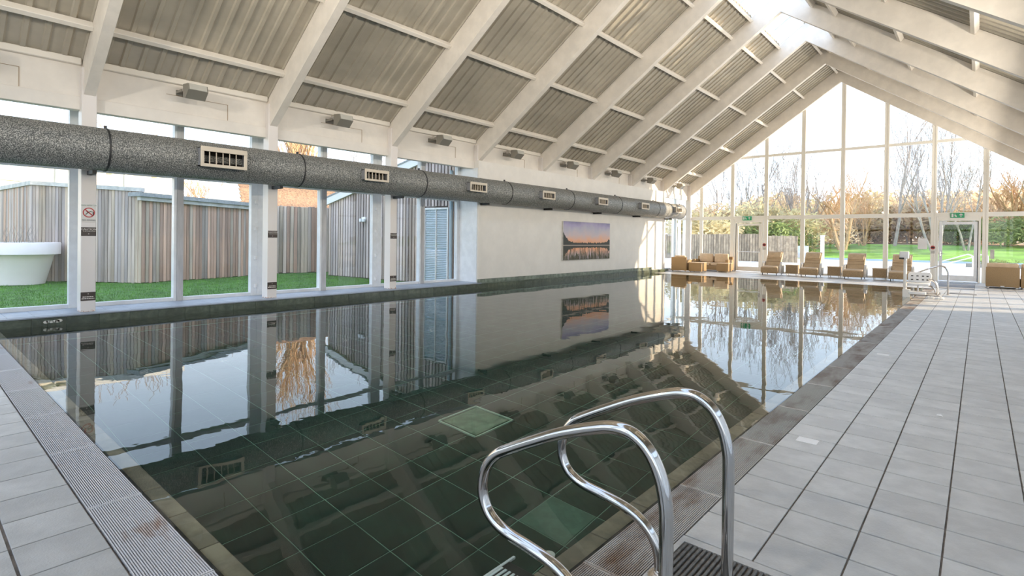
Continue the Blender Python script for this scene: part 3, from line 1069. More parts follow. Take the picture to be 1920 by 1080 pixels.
dv.tube([(.0085, -.045, -.03), (.0085, -.01, .008), (.0085, .03, .028)], .0055, 6); dv.tube([(.0085, -.01, .008), (.0085, -.04, .02)], .004, 6); dv.tube([(.0085, .02, .022), (.0085, .05, .02)], .004, 6)
dv.lathe([(.002, -.002), (.010, 0), (.002, .002)], 10, (.008, -.052, -.038))
dv.box(.006, .0085, .052, .066, -.04, .02)
dv.build('diver_symbol', M['black'], s)
text('POOL DEPTH 1.2M', 'lettering', M['green_text'], s, .025, mat_yz(.007, 0, .125))
text('NO DIVING', 'lettering', M['black'], s, .036, mat_yz(.007, 0, -.125))
cols3 = [(2.19, 'first'), (5.36, 'second'), (8.53, 'third')]
for y, nm in cols3:
    p = empty('caution_plaque', (COLX+.002, y, 1.525), label='dark brown caution plaque at head height on the %s window column' % nm, cat='plaque', group='upper plaques on the window columns')
    MB().bev(0, .005, -.103, .103, -.073, .073, .0015).build('panel', M['plaque'], p)
    text('CAUTION', 'lettering', M['plaque_text'], p, .046, mat_yz(.0058, 0, .040))
    d = MB()
    x = -.075
    for wd in (.016, .022, .012, .03, .014, .02, .018):
        d.box(.005, .0062, x, x+wd, .004, .012); x += wd+.006
    d.build('small_print', M['plaque_text'], p)
    st = MB()
    st.add([(.0062, (.011 if k % 2 == 0 else .0045)*math.sin(k*math.pi/5), -.038+(.011 if k % 2 == 0 else .0045)*math.cos(k*math.pi/5)) for k in range(10)], [tuple(range(10))])
    st.build('star_mark', M['plaque_text'], p)
    p = empty('depth_plaque', (COLX+.002, y, .418), label='dark brown plaque near the foot of the %s window column' % nm, cat='plaque', group='lower plaques on the window columns')
    MB().bev(0, .005, -.103, .103, -.073, .073, .0015).build('panel', M['plaque'], p)
    d = MB()
    for zz, ws in ((-.006, (.03, .018, .026, .03, .02)), (-.036, (.034, .026, .02, .03, .024, .012))):
        x = -sum(ws)/2-.003*len(ws)
        for wd in ws:
            d.box(.005, .0062, x, x+wd, zz-.009, zz+.006); x += wd+.006
    d.build('lettering', M['plaque_text'], p)
    st = MB()
    st.add([(.0062, (.011 if k % 2 == 0 else .0045)*math.sin(k*math.pi/5), .042+(.011 if k % 2 == 0 else .0045)*math.cos(k*math.pi/5)) for k in range(10)], [tuple(range(10))])
    st.build('star_mark', M['plaque_text'], p)

# ---- sunset picture
def picture_mat():
    m, nt, b = nmat('sunset_print')
    N, L = nt.nodes.new, nt.links.new
    b.inputs['Roughness'].default_value = 0.6
    tc = N('ShaderNodeTexCoord')
    sp = N('ShaderNodeSeparateXYZ')
    L(tc.outputs['Object'], sp.inputs[0])
    def math_(op, a, bb=None, c=None):
        n_ = N('ShaderNodeMath'); n_.operation = op
        for i, vv in enumerate((a, bb, c)):
            if vv is None: continue
            if isinstance(vv, (int, float)): n_.inputs[i].default_value = vv
            else: L(vv, n_.inputs[i])
        return n_.outputs[0]
    u, v = sp.outputs['Y'], sp.outputs['Z']          # u -1.62..1.62, v -0.71..0.71
    # mirrored height about the shore line v=-0.18
    d = math_('ABSOLUTE', math_('ADD', v, 0.17))
    nz = N('ShaderNodeTexNoise'); nz.inputs['Scale'].default_value = 2.2; nz.inputs['Detail'].default_value = 5
    L(tc.outputs['Object'], nz.inputs['Vector'])
    hh = math_('MULTIPLY_ADD', nz.outputs['Fac'], 0.5, math_('SUBTRACT', d, 0.25))
    r = N('ShaderNodeValToRGB')
    els = r.color_ramp.elements
    els[0].position = 0.02; els[0].color = (0.80, 0.36, 0.17, 1)
    els[1].position = 0.95; els[1].color = (0.27, 0.25, 0.40, 1)
    for p_, c_ in ((0.22, (0.80, 0.45, 0.30, 1)), (0.42, (0.62, 0.50, 0.50, 1)), (0.62, (0.50, 0.47, 0.53, 1)), (0.76, (0.42, 0.36, 0.52, 1))):
        q = els.new(p_); q.color = c_
    L(hh, r.inputs[0])
    # tree line: dark where d below a noisy height that grows at the sides
    n1 = N('ShaderNodeTexNoise'); n1.noise_dimensions = '1D'; n1.inputs['Scale'].default_value = 9.0; n1.inputs['Detail'].default_value = 6
    L(u, n1.inputs['W'])
    au = math_('ABSOLUTE', math_('ADD', u, -0.1))
    side = math_('MULTIPLY', math_('POWER', math_('MULTIPLY', au, 0.62), 7.0), 0.26)
    th = math_('ADD', math_('MULTIPLY_ADD', n1.outputs['Fac'], 0.16, 0.015), side)
    tree = math_('LESS_THAN', d, th)
    shore = math_('LESS_THAN', d, 0.018)
    # reeds in the lower half: vertical streaks
    n2 = N('ShaderNodeTexNoise'); n2.inputs['Scale'].default_value = 1.0; n2.inputs['Detail'].default_value = 3
    mp = N('ShaderNodeMapping'); mp.inputs['Scale'].default_value = (1, 26, 1.6)
    L(tc.outputs['Object'], mp.inputs['Vector']); L(mp.outputs[0], n2.inputs['Vector'])
    low = math_('SUBTRACT', -0.12, v)
    reed = math_('GREATER_THAN', math_('MULTIPLY_ADD', low, 0.42, n2.outputs['Fac']), 0.64)
    reed = math_('MULTIPLY', reed, math_('GREATER_THAN', low, 0.0))
    def mixc(fac, a, col):
        mx = N('ShaderNodeMixRGB'); L(fac, mx.inputs[0]); L(a, mx.inputs[1])
        mx.inputs[2].default_value = (*col, 1)
        return mx.outputs[0]
    c = mixc(tree, r.outputs[0], (0.045, 0.045, 0.035))
    c = mixc(reed, c, (0.07, 0.06, 0.025))
    c = mixc(shore, c, (0.40, 0.33, 0.27))
    L(c, b.inputs['Base Color'])
    return m
pic = empty('picture_canvas', (-11.47, 17.58, 1.44), label='wide canvas print of an orange sunset over a lake with reeds', cat='picture')
MB().bev(0, .055, -1.63, 1.63, -.715, .715, .006).build('canvas', M['stone'], pic)
MB().box(.055, .057, -1.622, 1.622, -.707, .707).build('print', picture_mat(), pic)

# ---- pool handrails
RAIL = [(-.765, 0), (-.765, .30), (-.765, .56), (-.770, .64), (-.790, .72), (-.830, .79), (-.89, .832), (-.96, .838), (-1.04, .818), (-1.19, .762), (-1.33, .695), (-1.45, .633), (-1.525, .588),
        (-1.575, .53), (-1.600, .46), (-1.600, .40), (-1.575, .345), (-1.53, .307), (-1.46, .283), (-1.35, .270), (-1.24, .252), (-1.16, .222), (-1.10, .17), (-1.068, .10), (-1.058, 0)]
def smooth_path(p, n=6):
    out = []
    for i in range(len(p)-1):
        p0, p1, p2, p3 = p[max(i-1, 0)], p[i], p[i+1], p[min(i+2, len(p)-1)]
        for k in range(n):
            t = k/n
            out.append(tuple(0.5*((2*b)+(-a+c)*t+(2*a-5*b+4*c-d)*t*t+(-a+3*b-3*c+d)*t**3) for a, b, c, d in zip(p0, p1, p2, p3)))
    out.append(p[-1])
    return out
def handrail(y, dx, label):
    h = empty('pool_handrail', (-.765+dx, y, 0), label=label, cat='handrail', group='pool handrails')
    pts = smooth_path([(x+.765, 0, z) for x, z in RAIL], 5)
    MB().tube(pts, .0235, 18).build('rail', M['steel'], h, smooth=True)
    for x in (0, -.293):
        MB().lathe([(.055, 0), (.055, .008), (.045, .016), (.028, .018), (.028, .03)], 24, (x, 0, 0)).build('flange', M['chrome'], h, smooth=True)
    return h
handrail(1.67, 0, 'polished steel pool handrail nearest the camera, curving down to the deck')
handrail(2.25, 0, 'second polished steel pool handrail behind the nearest one')
handrail(20.3, .075, 'far steel pool handrail in front of the exit door')

# ---- slotted step drain between the rails
sd = empty('step_mat', ((MATB[0]+MATB[1])/2, (MATB[2]+MATB[3])/2, 0), label='black slotted drain mat in the deck between the handrails', cat='mat')
hw, hd_ = (MATB[1]-MATB[0])/2, (MATB[3]-MATB[2])/2
MB().box(-hw, hw, -hd_, hd_, -.10, -.02).build('tray', M['dark'], sd)
slm = MB().bev(-.0065, .0065, -hd_, hd_, -.02, .004, .002).mesh('slat', M['black_lit'])
k = 0
x = -hw+.01
while x < hw-.005:
    inst(slm, 'slat', sd, (x, 0, 0)); x += .0235
b = MB()
for yy in (-hd_, -hd_*.33, hd_*.33, hd_-.012): b.box(-hw, hw, yy, yy+.012, -.03, -.012)
b.build('cross_bar', M['black'], sd)
# surrounding cut tiles so the deck closes round the drain
edge = MB()
xs0, xs1 = XG+.002, XG+2*TW-.003
edge.box(xs0, MATB[0]-.006, 1.35, 2.648, -.02, 0); edge.box(MATB[0]-.006, xs1, MATB[3]+.006, 2.648, -.02, 0)
edge.box(MATB[1]+.006, xs1, 1.35, MATB[3]+.006, -.02, 0)
edge.build('cut_tile', M['tile'], floor)

# ---- ladder tread under the rails, return inlet cap
ld = empty('ladder_tread', (-1.56, 1.70, -0.02), label='pale ribbed ladder tread at the pool edge below the handrails', cat='ladder tread')
MB().bev(-.09, .09, -.27, .20, -.03, 0, .006).build('tread', M['black'], ld)
m = MB()
for q in range(7): m.box(-.08+q*.024, -.068+q*.024, -.26, .14, 0, .006)
m.build('tread_rib', M['paper'], ld)
MB().box(-.093, -.081, -.27, .24, -.01, .008).build('tread_edge', M['paper'], ld)
ic = MB().lathe([(.004, .004), (.022, .004), (.030, .0), (.030, -.02)][::-1], 24, (0, 0, 0))
ic.build('inlet_cap', M['putty'], None, smooth=True, loc=(-1.545, 2.075, -.028), label='small round white cap on the submerged pool ledge', cat='cap')

# ---- white markers on the deck
for i, (y, nm) in enumerate(((4.535, 'nearest'), (8.73, 'second'), (13.05, 'third'), (17.35, 'fourth'))):
    w = .14
    MB().bev(-w/2, w/2, -.055, .055, 0, .003, .001).build('deck_marker', M['paper'], None, loc=(-.962, y, .0005), label='white rectangular marker on the deck tiles, %s from the camera' % nm, cat='marker', group='white deck markers')
MB().poly((-.02, -.02, 0), (.03, -.03, .002), (.012, .03, .004), (-.012, .02, .001)).build('paper_scrap', M['paper'], None, loc=(-.25, 6.0, .002), label='tiny white paper scrap on the grey deck', cat='scrap')

# ---- recliner loungers (face the pool, -Y)
def prism_x(prof, x0, x1):
    return MB().prism([(x0, y, z) for y, z in prof], (x1-x0, 0, 0))
def lounger():
    r = empty('recliner_lounger')
    soft(prism_x([(0.02, .12), (.0, .36), (.05, .405), (.55, .42), (.60, .30), (.62, .14)], .04, .70).build('seat', M['tan'], r), .025)
    soft(prism_x([(-.01, .10), (-.02, .34), (.04, .355), (.05, .10)], .02, .72).build('footrest', M['tan_dark'], r), .012)
    soft(prism_x([(.50, .34), (.545, .44), (.98, 1.05), (1.05, 1.06), (1.10, 1.02), (.70, .34)], .05, .69).build('backrest', M['tan'], r), .03)
    soft(prism_x([(.755, .80), (.80, .77), (.965, .995), (.95, 1.04), (.905, 1.02)], .10, .64).build('headrest', M['tan'], r), .03)
    for x0, x1 in ((-.03, .045), (.70, .775)):
        pr = [(.30, .10), (.30, .36)]+[(.60+.27*math.cos(a), .33+.27*math.sin(a)) for a in [math.radians(t) for t in range(170, -80, -20)]]+[(.75, .10)]
        soft(prism_x(pr, x0, x1).build('side_shell', M['silver'], r), .012)
    for t in (.25, .45, .62):
        yy, zz = .545+t*.435, .44+t*.61
        MB().tube([(.08, yy-.012, zz+.012), (.37, yy-.02, zz+.006), (.66, yy-.012, zz+.012)], .008, 6).build('seam', M['tan_dark'], r)
    for x in (.08, .66):
        for y in (.06, .85):
            MB().lathe([(.012, 0), (.018, .13)], 8, (x, y, 0)).build('leg', M['black'], r)
    return r
lo = lounger()
LX = [-7.43, -5.86, -4.25, -2.70]
llab = ['tan leather recliner lounger nearest the left exit door', 'tan leather recliner lounger, second from the left exit door', 'tan leather recliner lounger, third from the left exit door', 'tan leather recliner lounger partly hidden by the white pool hoist']
for i, x in enumerate(LX):
    o = lo if i == 0 else copy_tree(lo)
    o.location = (x, 25.55, 0)
    tag(o, llab[i], 'lounger', 'recliner loungers facing the pool')
def side_table():
    r = empty('side_table')
    MB().bev(-.235, .235, -.22, .22, .10, .44, .01).build('body', M['tan_dark'], r)
    MB().bev(-.25, .25, -.235, .235, .44, .475, .006).build('table_top', M['tan'], r)
    for x in (-.19, .19):
        for y in (-.18, .18):
            MB().lathe([(.014, 0), (.014, .10)], 8, (x, y, 0)).build('leg', M['chrome'], r)
    return r
st0 = side_table()
TX = [-6.30, -4.66, -3.05]
for i, x in enumerate(TX):
    o = st0 if i == 0 else copy_tree(st0)
    o.location = (x, 26.35, 0)
    tag(o, ['woven tan side table between the first and second loungers', 'woven tan side table between the second and third loungers', 'woven tan side table beside the lounger behind the hoist'][i], 'side table', 'side tables between loungers')

# ---- left corner seating
a = empty('armchair', (-11.28, 24.75, 0), label='boxy tan armchair seen from behind in the far corner', cat='armchair')
soft(MB().box(0, .74, 0, .12, .06, .70).build('backrest', M['brown'], a), .012)
for x in (0, .63):
    soft(MB().box(x, x+.11, .12, .78, .06, .58).build('armrest', M['brown'], a), .012)
soft(MB().box(.11, .63, .12, .78, .10, .30).build('seat', M['brown'], a), .01)
soft(MB().box(.12, .62, .13, .78, .30, .44).build('seat_cushion', M['cushion'], a), .04)
soft(MB().box(.10, .64, .12, .28, .44, .78).build('back_cushion', M['cushion'], a), .05)
for x in (.06, .68):
    for y in (.06, .72): MB().box(x-.02, x+.02, y-.02, y+.02, 0, .06).build('leg', M['chrome'], a)
def coffee(name, loc, w, d, hgt, label):
    t = empty(name, loc, label=label, cat='table')
    soft(MB().box(0, w, 0, d, .05, hgt-.03).build('body', M['brown'], t), .01)
    soft(MB().box(-.01, w+.01, -.01, d+.01, hgt-.03, hgt).build('table_top', M['cushion'], t), .008)
    for x in (.05, w-.05):
        for y in (.05, d-.05): MB().box(x-.02, x+.02, y-.02, y+.02, 0, .05).build('leg', M['chrome'], t)
coffee('coffee_table', (-10.45, 24.85, 0), .62, .62, .47, 'low woven tan table beside the corner armchair')
coffee('coffee_table', (-9.55, 26.0, 0), .55, .55, .44, 'low woven tan table in front of the corner sofa')
sf = empty('sofa', (-11.0, 26.55, 0), label='tan two-cushion sofa under the corner glazing', cat='sofa')
soft(MB().box(0, 1.75, .10, .90, .06, .28).build('seat', M['brown'], sf), .012)
soft(MB().box(0, 1.75, .78, .92, .28, .72).build('backrest', M['brown'], sf), .012)
for x in (.08, 1.67):
    for y in (.18, .84): MB().box(x-.025, x+.025, y-.025, y+.025, 0, .06).build('leg', M['chrome'], sf)
for x in (-.02, 1.63): soft(MB().box(x, x+.14, .10, .90, .06, .58).build('armrest', M['brown'], sf), .012)
for x in (.14, .90):
    soft(MB().box(x, x+.72, .10, .78, .28, .42).build('seat_cushion', M['cushion'], sf), .04)
    soft(MB().box(x+.02, x+.70, .56, .76, .42, .86).build('back_cushion', M['cushion'], sf), .06)

# ---- brown sofa at the right edge
def sofa_section(loc, label):
    s_ = empty('sofa_section', loc, label=label, cat='sofa', group='brown sofa sections by the exit door')
    soft(MB().box(0, .86, 0, .14, .05, .72).build('backrest', M['brown'], s_), .015)
    soft(MB().box(.0, .86, .14, .86, .05, .32).build('seat', M['brown'], s_), .01)
    soft(MB().box(.02, .84, .16, .86, .32, .46).build('seat_cushion', M['cushion'], s_), .04)
    soft(MB().box(.02, .84, .14, .36, .46, .86).build('back_cushion', M['cushion'], s_), .06)
    for x in (.07, .79):
        for y in (.07, .79): MB().box(x-.025, x+.025, y-.025, y+.025, 0, .05).build('leg', M['silver'], s_)
    return s_
sa = sofa_section((.165, 24.75, 0), 'brown woven sofa section seen from behind, nearest the exit door')
soft(MB().box(0, .12, .14, .86, .32, .60).build('armrest', M['brown'], sa), .012)
MB().box(.38, .48, -.006, 0, .06, .09).build('maker_tag', M['paper'], sa)
sofa_section((1.05, 24.75, 0), 'brown woven sofa section cut by the picture edge')

# ---- pool hoist
ho = empty('pool_hoist', (-.95, 18.6, 0), label='white pool access hoist with seat at the pool edge', cat='pool hoist')
PX = -.62
MB().tube([(PX, 0, -.45), (PX, 0, 1.08)], .042, 14).build('post', M['white_metal'], ho, smooth=True)
hb = soft(MB().box(PX-.13, PX+.08, -.11, .11, 1.07, 1.27).build('control_box', M['paper'], ho), .02)
MB().box(PX-.13, PX-.02, -.14, -.11, 1.05, 1.10).build('handset', M['black'], hb)
m = MB()
m.tube([(PX, -.02, .10), (.18, -.02, .10)], .032, 10); m.tube([(PX, .16, .16), (.16, .16, .14)], .025, 10); m.tube([(.17, -.1, .10), (.17, .28, .10)], .03, 10)
m.build('base_tube', M['chrome'], ho, smooth=True)
for x in (-.05, .17):
    MB().box(x-.06, x+.06, -.12, .3, 0, .03).box(x-.02, x+.02, -.02, .06, .03, .1).build('base_plate', M['white_metal'], ho)
MB().box(PX-.05, PX+.12, -.06, .06, .0, .22).build('pivot_block', M['white_metal'], ho)
seat = soft(MB().prism([(-.55, -.02, .42), (-.06, -.02, .42), (-.03, .02, .62), (-.06, .05, .70), (-.52, .05, .70), (-.56, .02, .64)], (0, .05, 0)).build('seat_back', M['paper'], ho), .015)
h = MB()
for x in (-.46, -.34, -.22, -.12):
    for z in (.50, .60): h.box(x-.025, x+.025, -.032, -.018, z-.014, z+.014)
h.build('seat_slot', M['black'], seat)
soft(MB().box(-.54, -.06, -.45, .0, .36, .42).build('seat_pan', M['paper'], ho), .02)
m = MB()
m.tube([(PX, .1, .40), (-.3, .1, .38), (-.05, .1, .40)], .025, 10)
for dy in (-.05, .12):
    m.tube(smooth_path([(-.10, dy, .52), (0.0, dy, .49), (.07, dy, .40), (.10, dy, .26), (.10, dy, .10)], 5), .022, 10)
m.build('arm', M['chrome'], ho, smooth=True)
soft(MB().box(-.50, -.12, -.52, -.42, .12, .20).build('foot_plate', M['paper'], ho), .015)
MB().tube([(-.3, -.46, .2), (-.3, -.40, .36)], .02, 8).build('foot_stem', M['chrome'], ho)

# ---- door mats
MB().bev(-1.16, -.12, 23.2, 26.9, 0.0005, .012, .004).build('door_mat', M['mat_grey'], None, label='large grey door mat inside the right exit door', cat='mat')
MB().bev(-.68, -.05, 20.85, 21.25, 0.0005, .012, .004).build('door_mat', M['mat_grey'], None, label='narrow grey mat beside the far handrail', cat='mat')

# ---- exit signs, call points, notice
for x, lab, fx in ((-8.68, 'green running man exit sign above the left door', -1), (-.69, 'green running man exit sign above the right door', -1)):
    s_ = empty('exit_sign', (x, YE-.09, 2.53), label=lab, cat='exit sign')
    MB().bev(-.215, .215, 0, .03, 0, .20, .004).build('panel', M['exit'], s_)
    g = MB()
    y = -.003
    def bar(x0, z0, x1, z1, t):
        d = Vector((x1-x0, 0, z1-z0)); nrm = Vector((-d.z, 0, d.x)).normalized()*t/2
        g.poly(*[(p[0], y, p[2]) for p in (Vector((x0, 0, z0))-nrm, Vector((x1, 0, z1))-nrm, Vector((x1, 0, z1))+nrm, Vector((x0, 0, z0))+nrm)])
    g.box(-.18, -.12, y, y+.002, .03, .17)                                     # doorway
    bar(-.07, .12, -.04, .075, .022); bar(-.04, .075, -.075, .04, .018); bar(-.04, .075, -.015, .035, .018); bar(-.07, .115, -.10, .09, .013); bar(-.06, .115, -.025, .10, .013)
    g.add([(-.072+.016*math.cos(t), y, .148+.016*math.sin(t)) for t in [k*math.pi/5 for k in range(10)]], [tuple(range(10))])
    bar(.11, .04, .11, .15, .028); bar(.11, .16, .06, .105, .024); bar(.11, .16, .16, .105, .024)   # arrow
    g.build('pictogram', M['paper'], s_)
for x, z, lab in ((-7.87, 1.34, 'red emergency call point on the mullion by the left exit door'), (-1.44, 1.34, 'red emergency call point on the mullion by the right exit door')):
    c_ = empty('call_point', (x, YE-.06, z), label=lab, cat='call point')
    MB().lathe([(.075, -.01), (.075, .01)], 20).build('red_disc', M['red'], c_).rotation_euler = (math.pi/2, 0, 0)
    MB().box(-.05, .05, -.022, -.012, -.03, .03).build('button', M['black'], c_)
    MB().bev(-.06, .06, 0, .02, -.24, -.12, .004).build('notice', M['stone'], c_)
MB().box(-1.93, -1.62, YE-.03, YE-.022, 1.27, 1.71).build('paper_notice', M['paper'], None, label='white paper notice taped to the glass left of the right door', cat='notice')
MB().bev(.30, .42, YE-.06, YE-.03, .95, 1.30, .006).build('wall_notice', M['stone'], None, label='small grey notice box right of the right exit door', cat='notice')

# ================================================================== OUTSIDE
MB().box(-120, -12.6, -60, 160, -1.2, -0.45).box(3.2, 120, -60, 160, -1.2, -.45).box(-12.6, 3.2, -60, -5, -1.2, -.45).box(-12.6, 3.2, 28, 160, -1.2, -.45).build('ground', M['soil'], None, label='brown ground far around the building', cat='ground', kind='structure')
MB().box(-60, -12.42, -30, 27.0, -0.45, 0.0).build('lawn', M['lawn'], None, label='green courtyard lawn outside the side windows', cat='lawn', kind='structure')
rg = random.Random(3)
gv, gf = [], []
for i in range(26000):
    x, y = rg.uniform(-21.5, -12.55), rg.uniform(-0.5, 10.8)
    if y > 9.6 and x < -20: continue
    a = rg.uniform(0, math.pi)
    h, w = rg.uniform(.025, .06), .006
    dx, dy = math.cos(a)*w, math.sin(a)*w
    b = len(gv)
    gv += [(x-dx, y-dy, 0), (x+dx, y+dy, 0), (x+rg.uniform(-.02, .02), y+rg.uniform(-.02, .02), h)]
    gf.append((b, b+1, b+2))
MB().add(gv, gf).build('grass', M['blade'], None, label='short green grass blades on the courtyard lawn', cat='grass', kind='stuff')

def fence_run(name, p0, p1, h0, h1, bw, mats, label, gap=0.013, cap=None):
    f = empty(name, (p0[0], p0[1], 0), label=label, cat='fence')
    d = Vector((p1[0]-p0[0], p1[1]-p0[1]))
    Ln = d.length
    rz = math.atan2(d.y, d.x)
    f.rotation_euler = (0, 0, rz)
    n = max(1, int(Ln/bw))
    bw = Ln/n
    side = 1
    ms = [MB().bev(-bw/2+gap/2, bw/2-gap/2, -.012, .012, 0, 1, .003).mesh('board', mt) for mt in mats]
    for i in range(n):
        t = (i+.5)/n
        hh = h0+(h1-h0)*t
        o = inst(random.choice(ms), 'board', f, (t*Ln, random.uniform(-.004, .004), random.uniform(0, .03)))
        o.scale = (1, 1, hh)
    bk = MB().prism([(0, .03, 0), (Ln, .03, 0), (Ln, .03, h1-.02), (0, .03, h0-.02)], (0, .05, 0))
    bk.prism([(0, -.10, 0), (Ln, -.10, 0), (Ln, -.10, .001), (0, -.10, .001)], (0, .01, 0))
    bk.build('backing', M['fence_back'], f)
    if cap:
        MB().prism([(-.03, -.06, h0-.02), (Ln+.03, -.06, h1-.02), (Ln+.03, -.06, h1+cap), (-.03, -.06, h0+cap)], (0, .14, 0)).build('cap', M['fence_cap'], f)
    return f, Ln
wood = [M['board'], M['board'], M['board_blue'], M['board_green']]
fence_run('board_fence', (-26.5, 2.25), (-21.95, 2.80), 2.92, 2.98, .115, [M['board'], M['board'], M['board_blue'], M['board_warm']], 'weathered board fence behind the white planter', cap=.11)
fence_run('board_fence', (-21.95, 2.80), (-19.03, 4.90), 2.98, 2.78, .108, wood, 'silvery board fence behind the no diving column', cap=.10)
f2, L2 = fence_run('board_fence', (-19.03, 4.90), (-20.45, 9.35), 2.52, 2.44, .108, [M['board_warm'], M['board'], M['board_warm'], M['board_green'], M['board_warm']], 'reddish weathered board wall of the low store')
MB().prism([(-.1, -.10, 2.50), (L2+.1, -.10, 2.42), (L2+.1, -.10, 2.54), (-.1, -.10, 2.62)], (0, .16, 0)).build('eave_board', M['fence_cap'], f2)
MB().prism([(-.15, -.16, 2.62), (L2+.15, -.16, 2.54), (L2+.15, -.16, 2.66), (-.15, -.16, 2.74)], (0, 2.5, .0)).build('felt_roof', M['felt'], f2)
fence_run('board_fence', (-21.0, 9.6), (-20.2, 13.4), 2.66, 2.66, .135, [M['board_green'], M['board'], M['board_green'], M['board_warm']], 'mossy board fence set back beside the shed')

# gabled shed clad in boards (its front runs toward the pool building)
sp0, sp1 = Vector((-18.75, 10.90)), Vector((-12.42, 11.53))
shed = empty('timber_shed', (sp0.x, sp0.y, 0), label='grey board-clad shed with a rising white fascia outside the third bay', cat='shed')
sd_ = sp1-sp0
SL = sd_.length
shed.rotation_euler = (0, 0, math.atan2(sd_.y, sd_.x))
def shed_z(t): return 2.72+0.275*min(t, 5.6)
bmesh_ = [MB().bev(-.050, .050, -.014, .014, 0, 1, .003).mesh('board', mt) for mt in (M['board_blue'], M['board_blue'], M['board'])]
n = int(SL/.142)
for i in range(n):
    t = (i+.5)/n*SL
    if 5.12 < t < 6.12:           # louvred door opening
        o = inst(bmesh_[0], 'board', shed, (t, 0, 2.50)); o.scale = (1, 1, shed_z(t)-2.50)
        continue
    o = inst(random.choice(bmesh_), 'board', shed, (t, random.uniform(-.003, .003), .02)); o.scale = (1, 1, shed_z(t)-.02)
MB().prism([(0, .02, 0), (SL, .02, 0), (SL, .02, shed_z(SL)), (5.6, .02, shed_z(5.6)), (0, .02, shed_z(0))], (0, .06, 0)).build('backing', M['fence_back'], shed)
MB().prism([(-.55, -.10, shed_z(0)-.16), (SL, -.10, shed_z(SL)-.0), (SL, -.10, shed_z(SL)+.26), (-.55, -.10, shed_z(0)+.10)], (0, .09, 0)).build('fascia', M['white_render'], shed)
MB().prism([(-.55, -.12, shed_z(0)+.10), (SL, -.12, shed_z(SL)+.26), (SL, -.12, shed_z(SL)+.31), (-.55, -.12, shed_z(0)+.15)], (0, 4.0, 0)).build('roof', M['felt'], shed)
dr = MB()
dr.box(5.08, 5.13, -.05, .03, 0, 2.45); dr.box(6.08, 6.13, -.05, .03, 0, 2.45); dr.box(5.13, 6.08, -.05, .03, 2.40, 2.45); dr.box(5.59, 5.62, -.05, .02, .05, 2.40)
dr = dr.build('door_frame', M['white_render'], shed)
MB().box(5.13, 6.08, .005, .015, .02, 2.40).build('door_back', M['pipe'], dr)
slt = MB().box(-.24, .24, -.012, .012, -.018, .018, Matrix.Rotation(math.radians(35), 4, 'X')).mesh('slat', M['blind'])
for x in (5.36, 5.85):
    for k in range(40):
        if abs(k-18) < 1: continue
        inst(slt, 'slat', dr, (x, -.01, .10+k*.057))
MB().tube([(6.28, -.08, .02), (6.28, -.08, 3.6)], .05, 12).build('downpipe', M['pipe'], shed, smooth=True)
MB().bev(5.0, 5.08, -.05, .02, 0, 2.35, .006).build('door_post', M['lamp_body'], shed)
tl = MB()
for x in (2.0, 2.16):
    tl.bev(x-.05, x+.05, -.16, -.06, 2.02, 2.14, .015)
tl.box(1.98, 2.18, -.06, -.01, 2.10, 2.20)
tl.build('twin_spotlight', M['paper'], shed)

# white planter
pl = empty('planter', (-20.85, 2.40, 0), label='large white tapered planter on the lawn outside the window', cat='planter')
MB().lathe([(.52, 0), (.55, .01), (.76, .86), (.78, .88)], 40, capt=False).build('bowl', M['pot'], pl, smooth=True)
MB().lathe([(.78, .86), (.90, .875), (.91, 1.18), (.895, 1.21), (.82, 1.21), (.81, 1.08)], 40, capb=False, capt=False).build('rim', M['pot'], pl, smooth=True)
MB().lathe([(.81, 1.05), (.82, 1.12)], 30).build('soil', M['soil'], pl)
rr = random.Random(5)
pm_ = MB()
for i in range(420):
    a, r = rr.uniform(0, 6.28), .78*math.sqrt(rr.random())
    x, y = r*math.cos(a), r*math.sin(a)
    h = rr.uniform(.06, .20)
    pm_.add([(x-.012, y, 1.1), (x+.012, y, 1.1), (x+rr.uniform(-.08, .08), y+rr.uniform(-.08, .08), 1.12+h)], [(0, 1, 2)])
pm_.build('foliage', M['plant'], pl)
tw = MB()
for i in range(26):
    a = rr.uniform(0, 6.28)
    x, y = .3*math.cos(a), .3*math.sin(a)
    p = [(x, y, 1.1)]
    for q in range(3): p.append((p[-1][0]+rr.uniform(-.1, .12), p[-1][1]+rr.uniform(-.1, .1), p[-1][2]+rr.uniform(.12, .24)))
    tw.tube(p, [.006, .005, .004, .002], 4)
tw.build('stem', M['bark_grey'], pl)

# neighbouring buildings beyond the fence
bd = empty('neighbour_house', (-34, -7, 0), label='cream rendered house beyond the courtyard fence', cat='building')
MB().box(-6, 0, 0, 17.6, 0, 6.0).build('wall', M['cream_render'], bd)
MB().box(-6.2, .25, -.2, 17.8, 6.0, 6.25).build('roof_edge', M['white_render'], bd)
for y in (2.0, 5.2, 8.6, 10.0):
    wv = MB().bev(0, .06, y, y+1.0, 3.9, 5.3, .01).build('window', M['white_render'], bd)
    for q in (.06, .54): MB().box(.061, .07, y+q, y+q+.40, 4.0, 5.2).build('pane', M['pipe'], wv)
for y in (7.4, 12.2, 13.6, 15.0):
    MB().tube([(.08, y, 0), (.08, y, 6.0)], .05, 8).build('downpipe', M['white_render'], bd)
for y in (12.8, 14.2, 16.2):
    MB().box(.0, .05, y, y+.22, 4.55, 4.75).build('wall_box', M['vane'], bd)
ro = empty('tiled_roof_house', (-30, 12.4, 0), label='low house with a sunlit orange tiled roof', cat='building')
MB().box(-7, -.3, .3, 12, 0, 3.1).build('wall', M['cream_render'], ro)
tile_m = P('orange_clay_tile', (0.27, 0.155, 0.08), 0.8, var=0.35, vs=9, rnd=0.2)
rows = 9
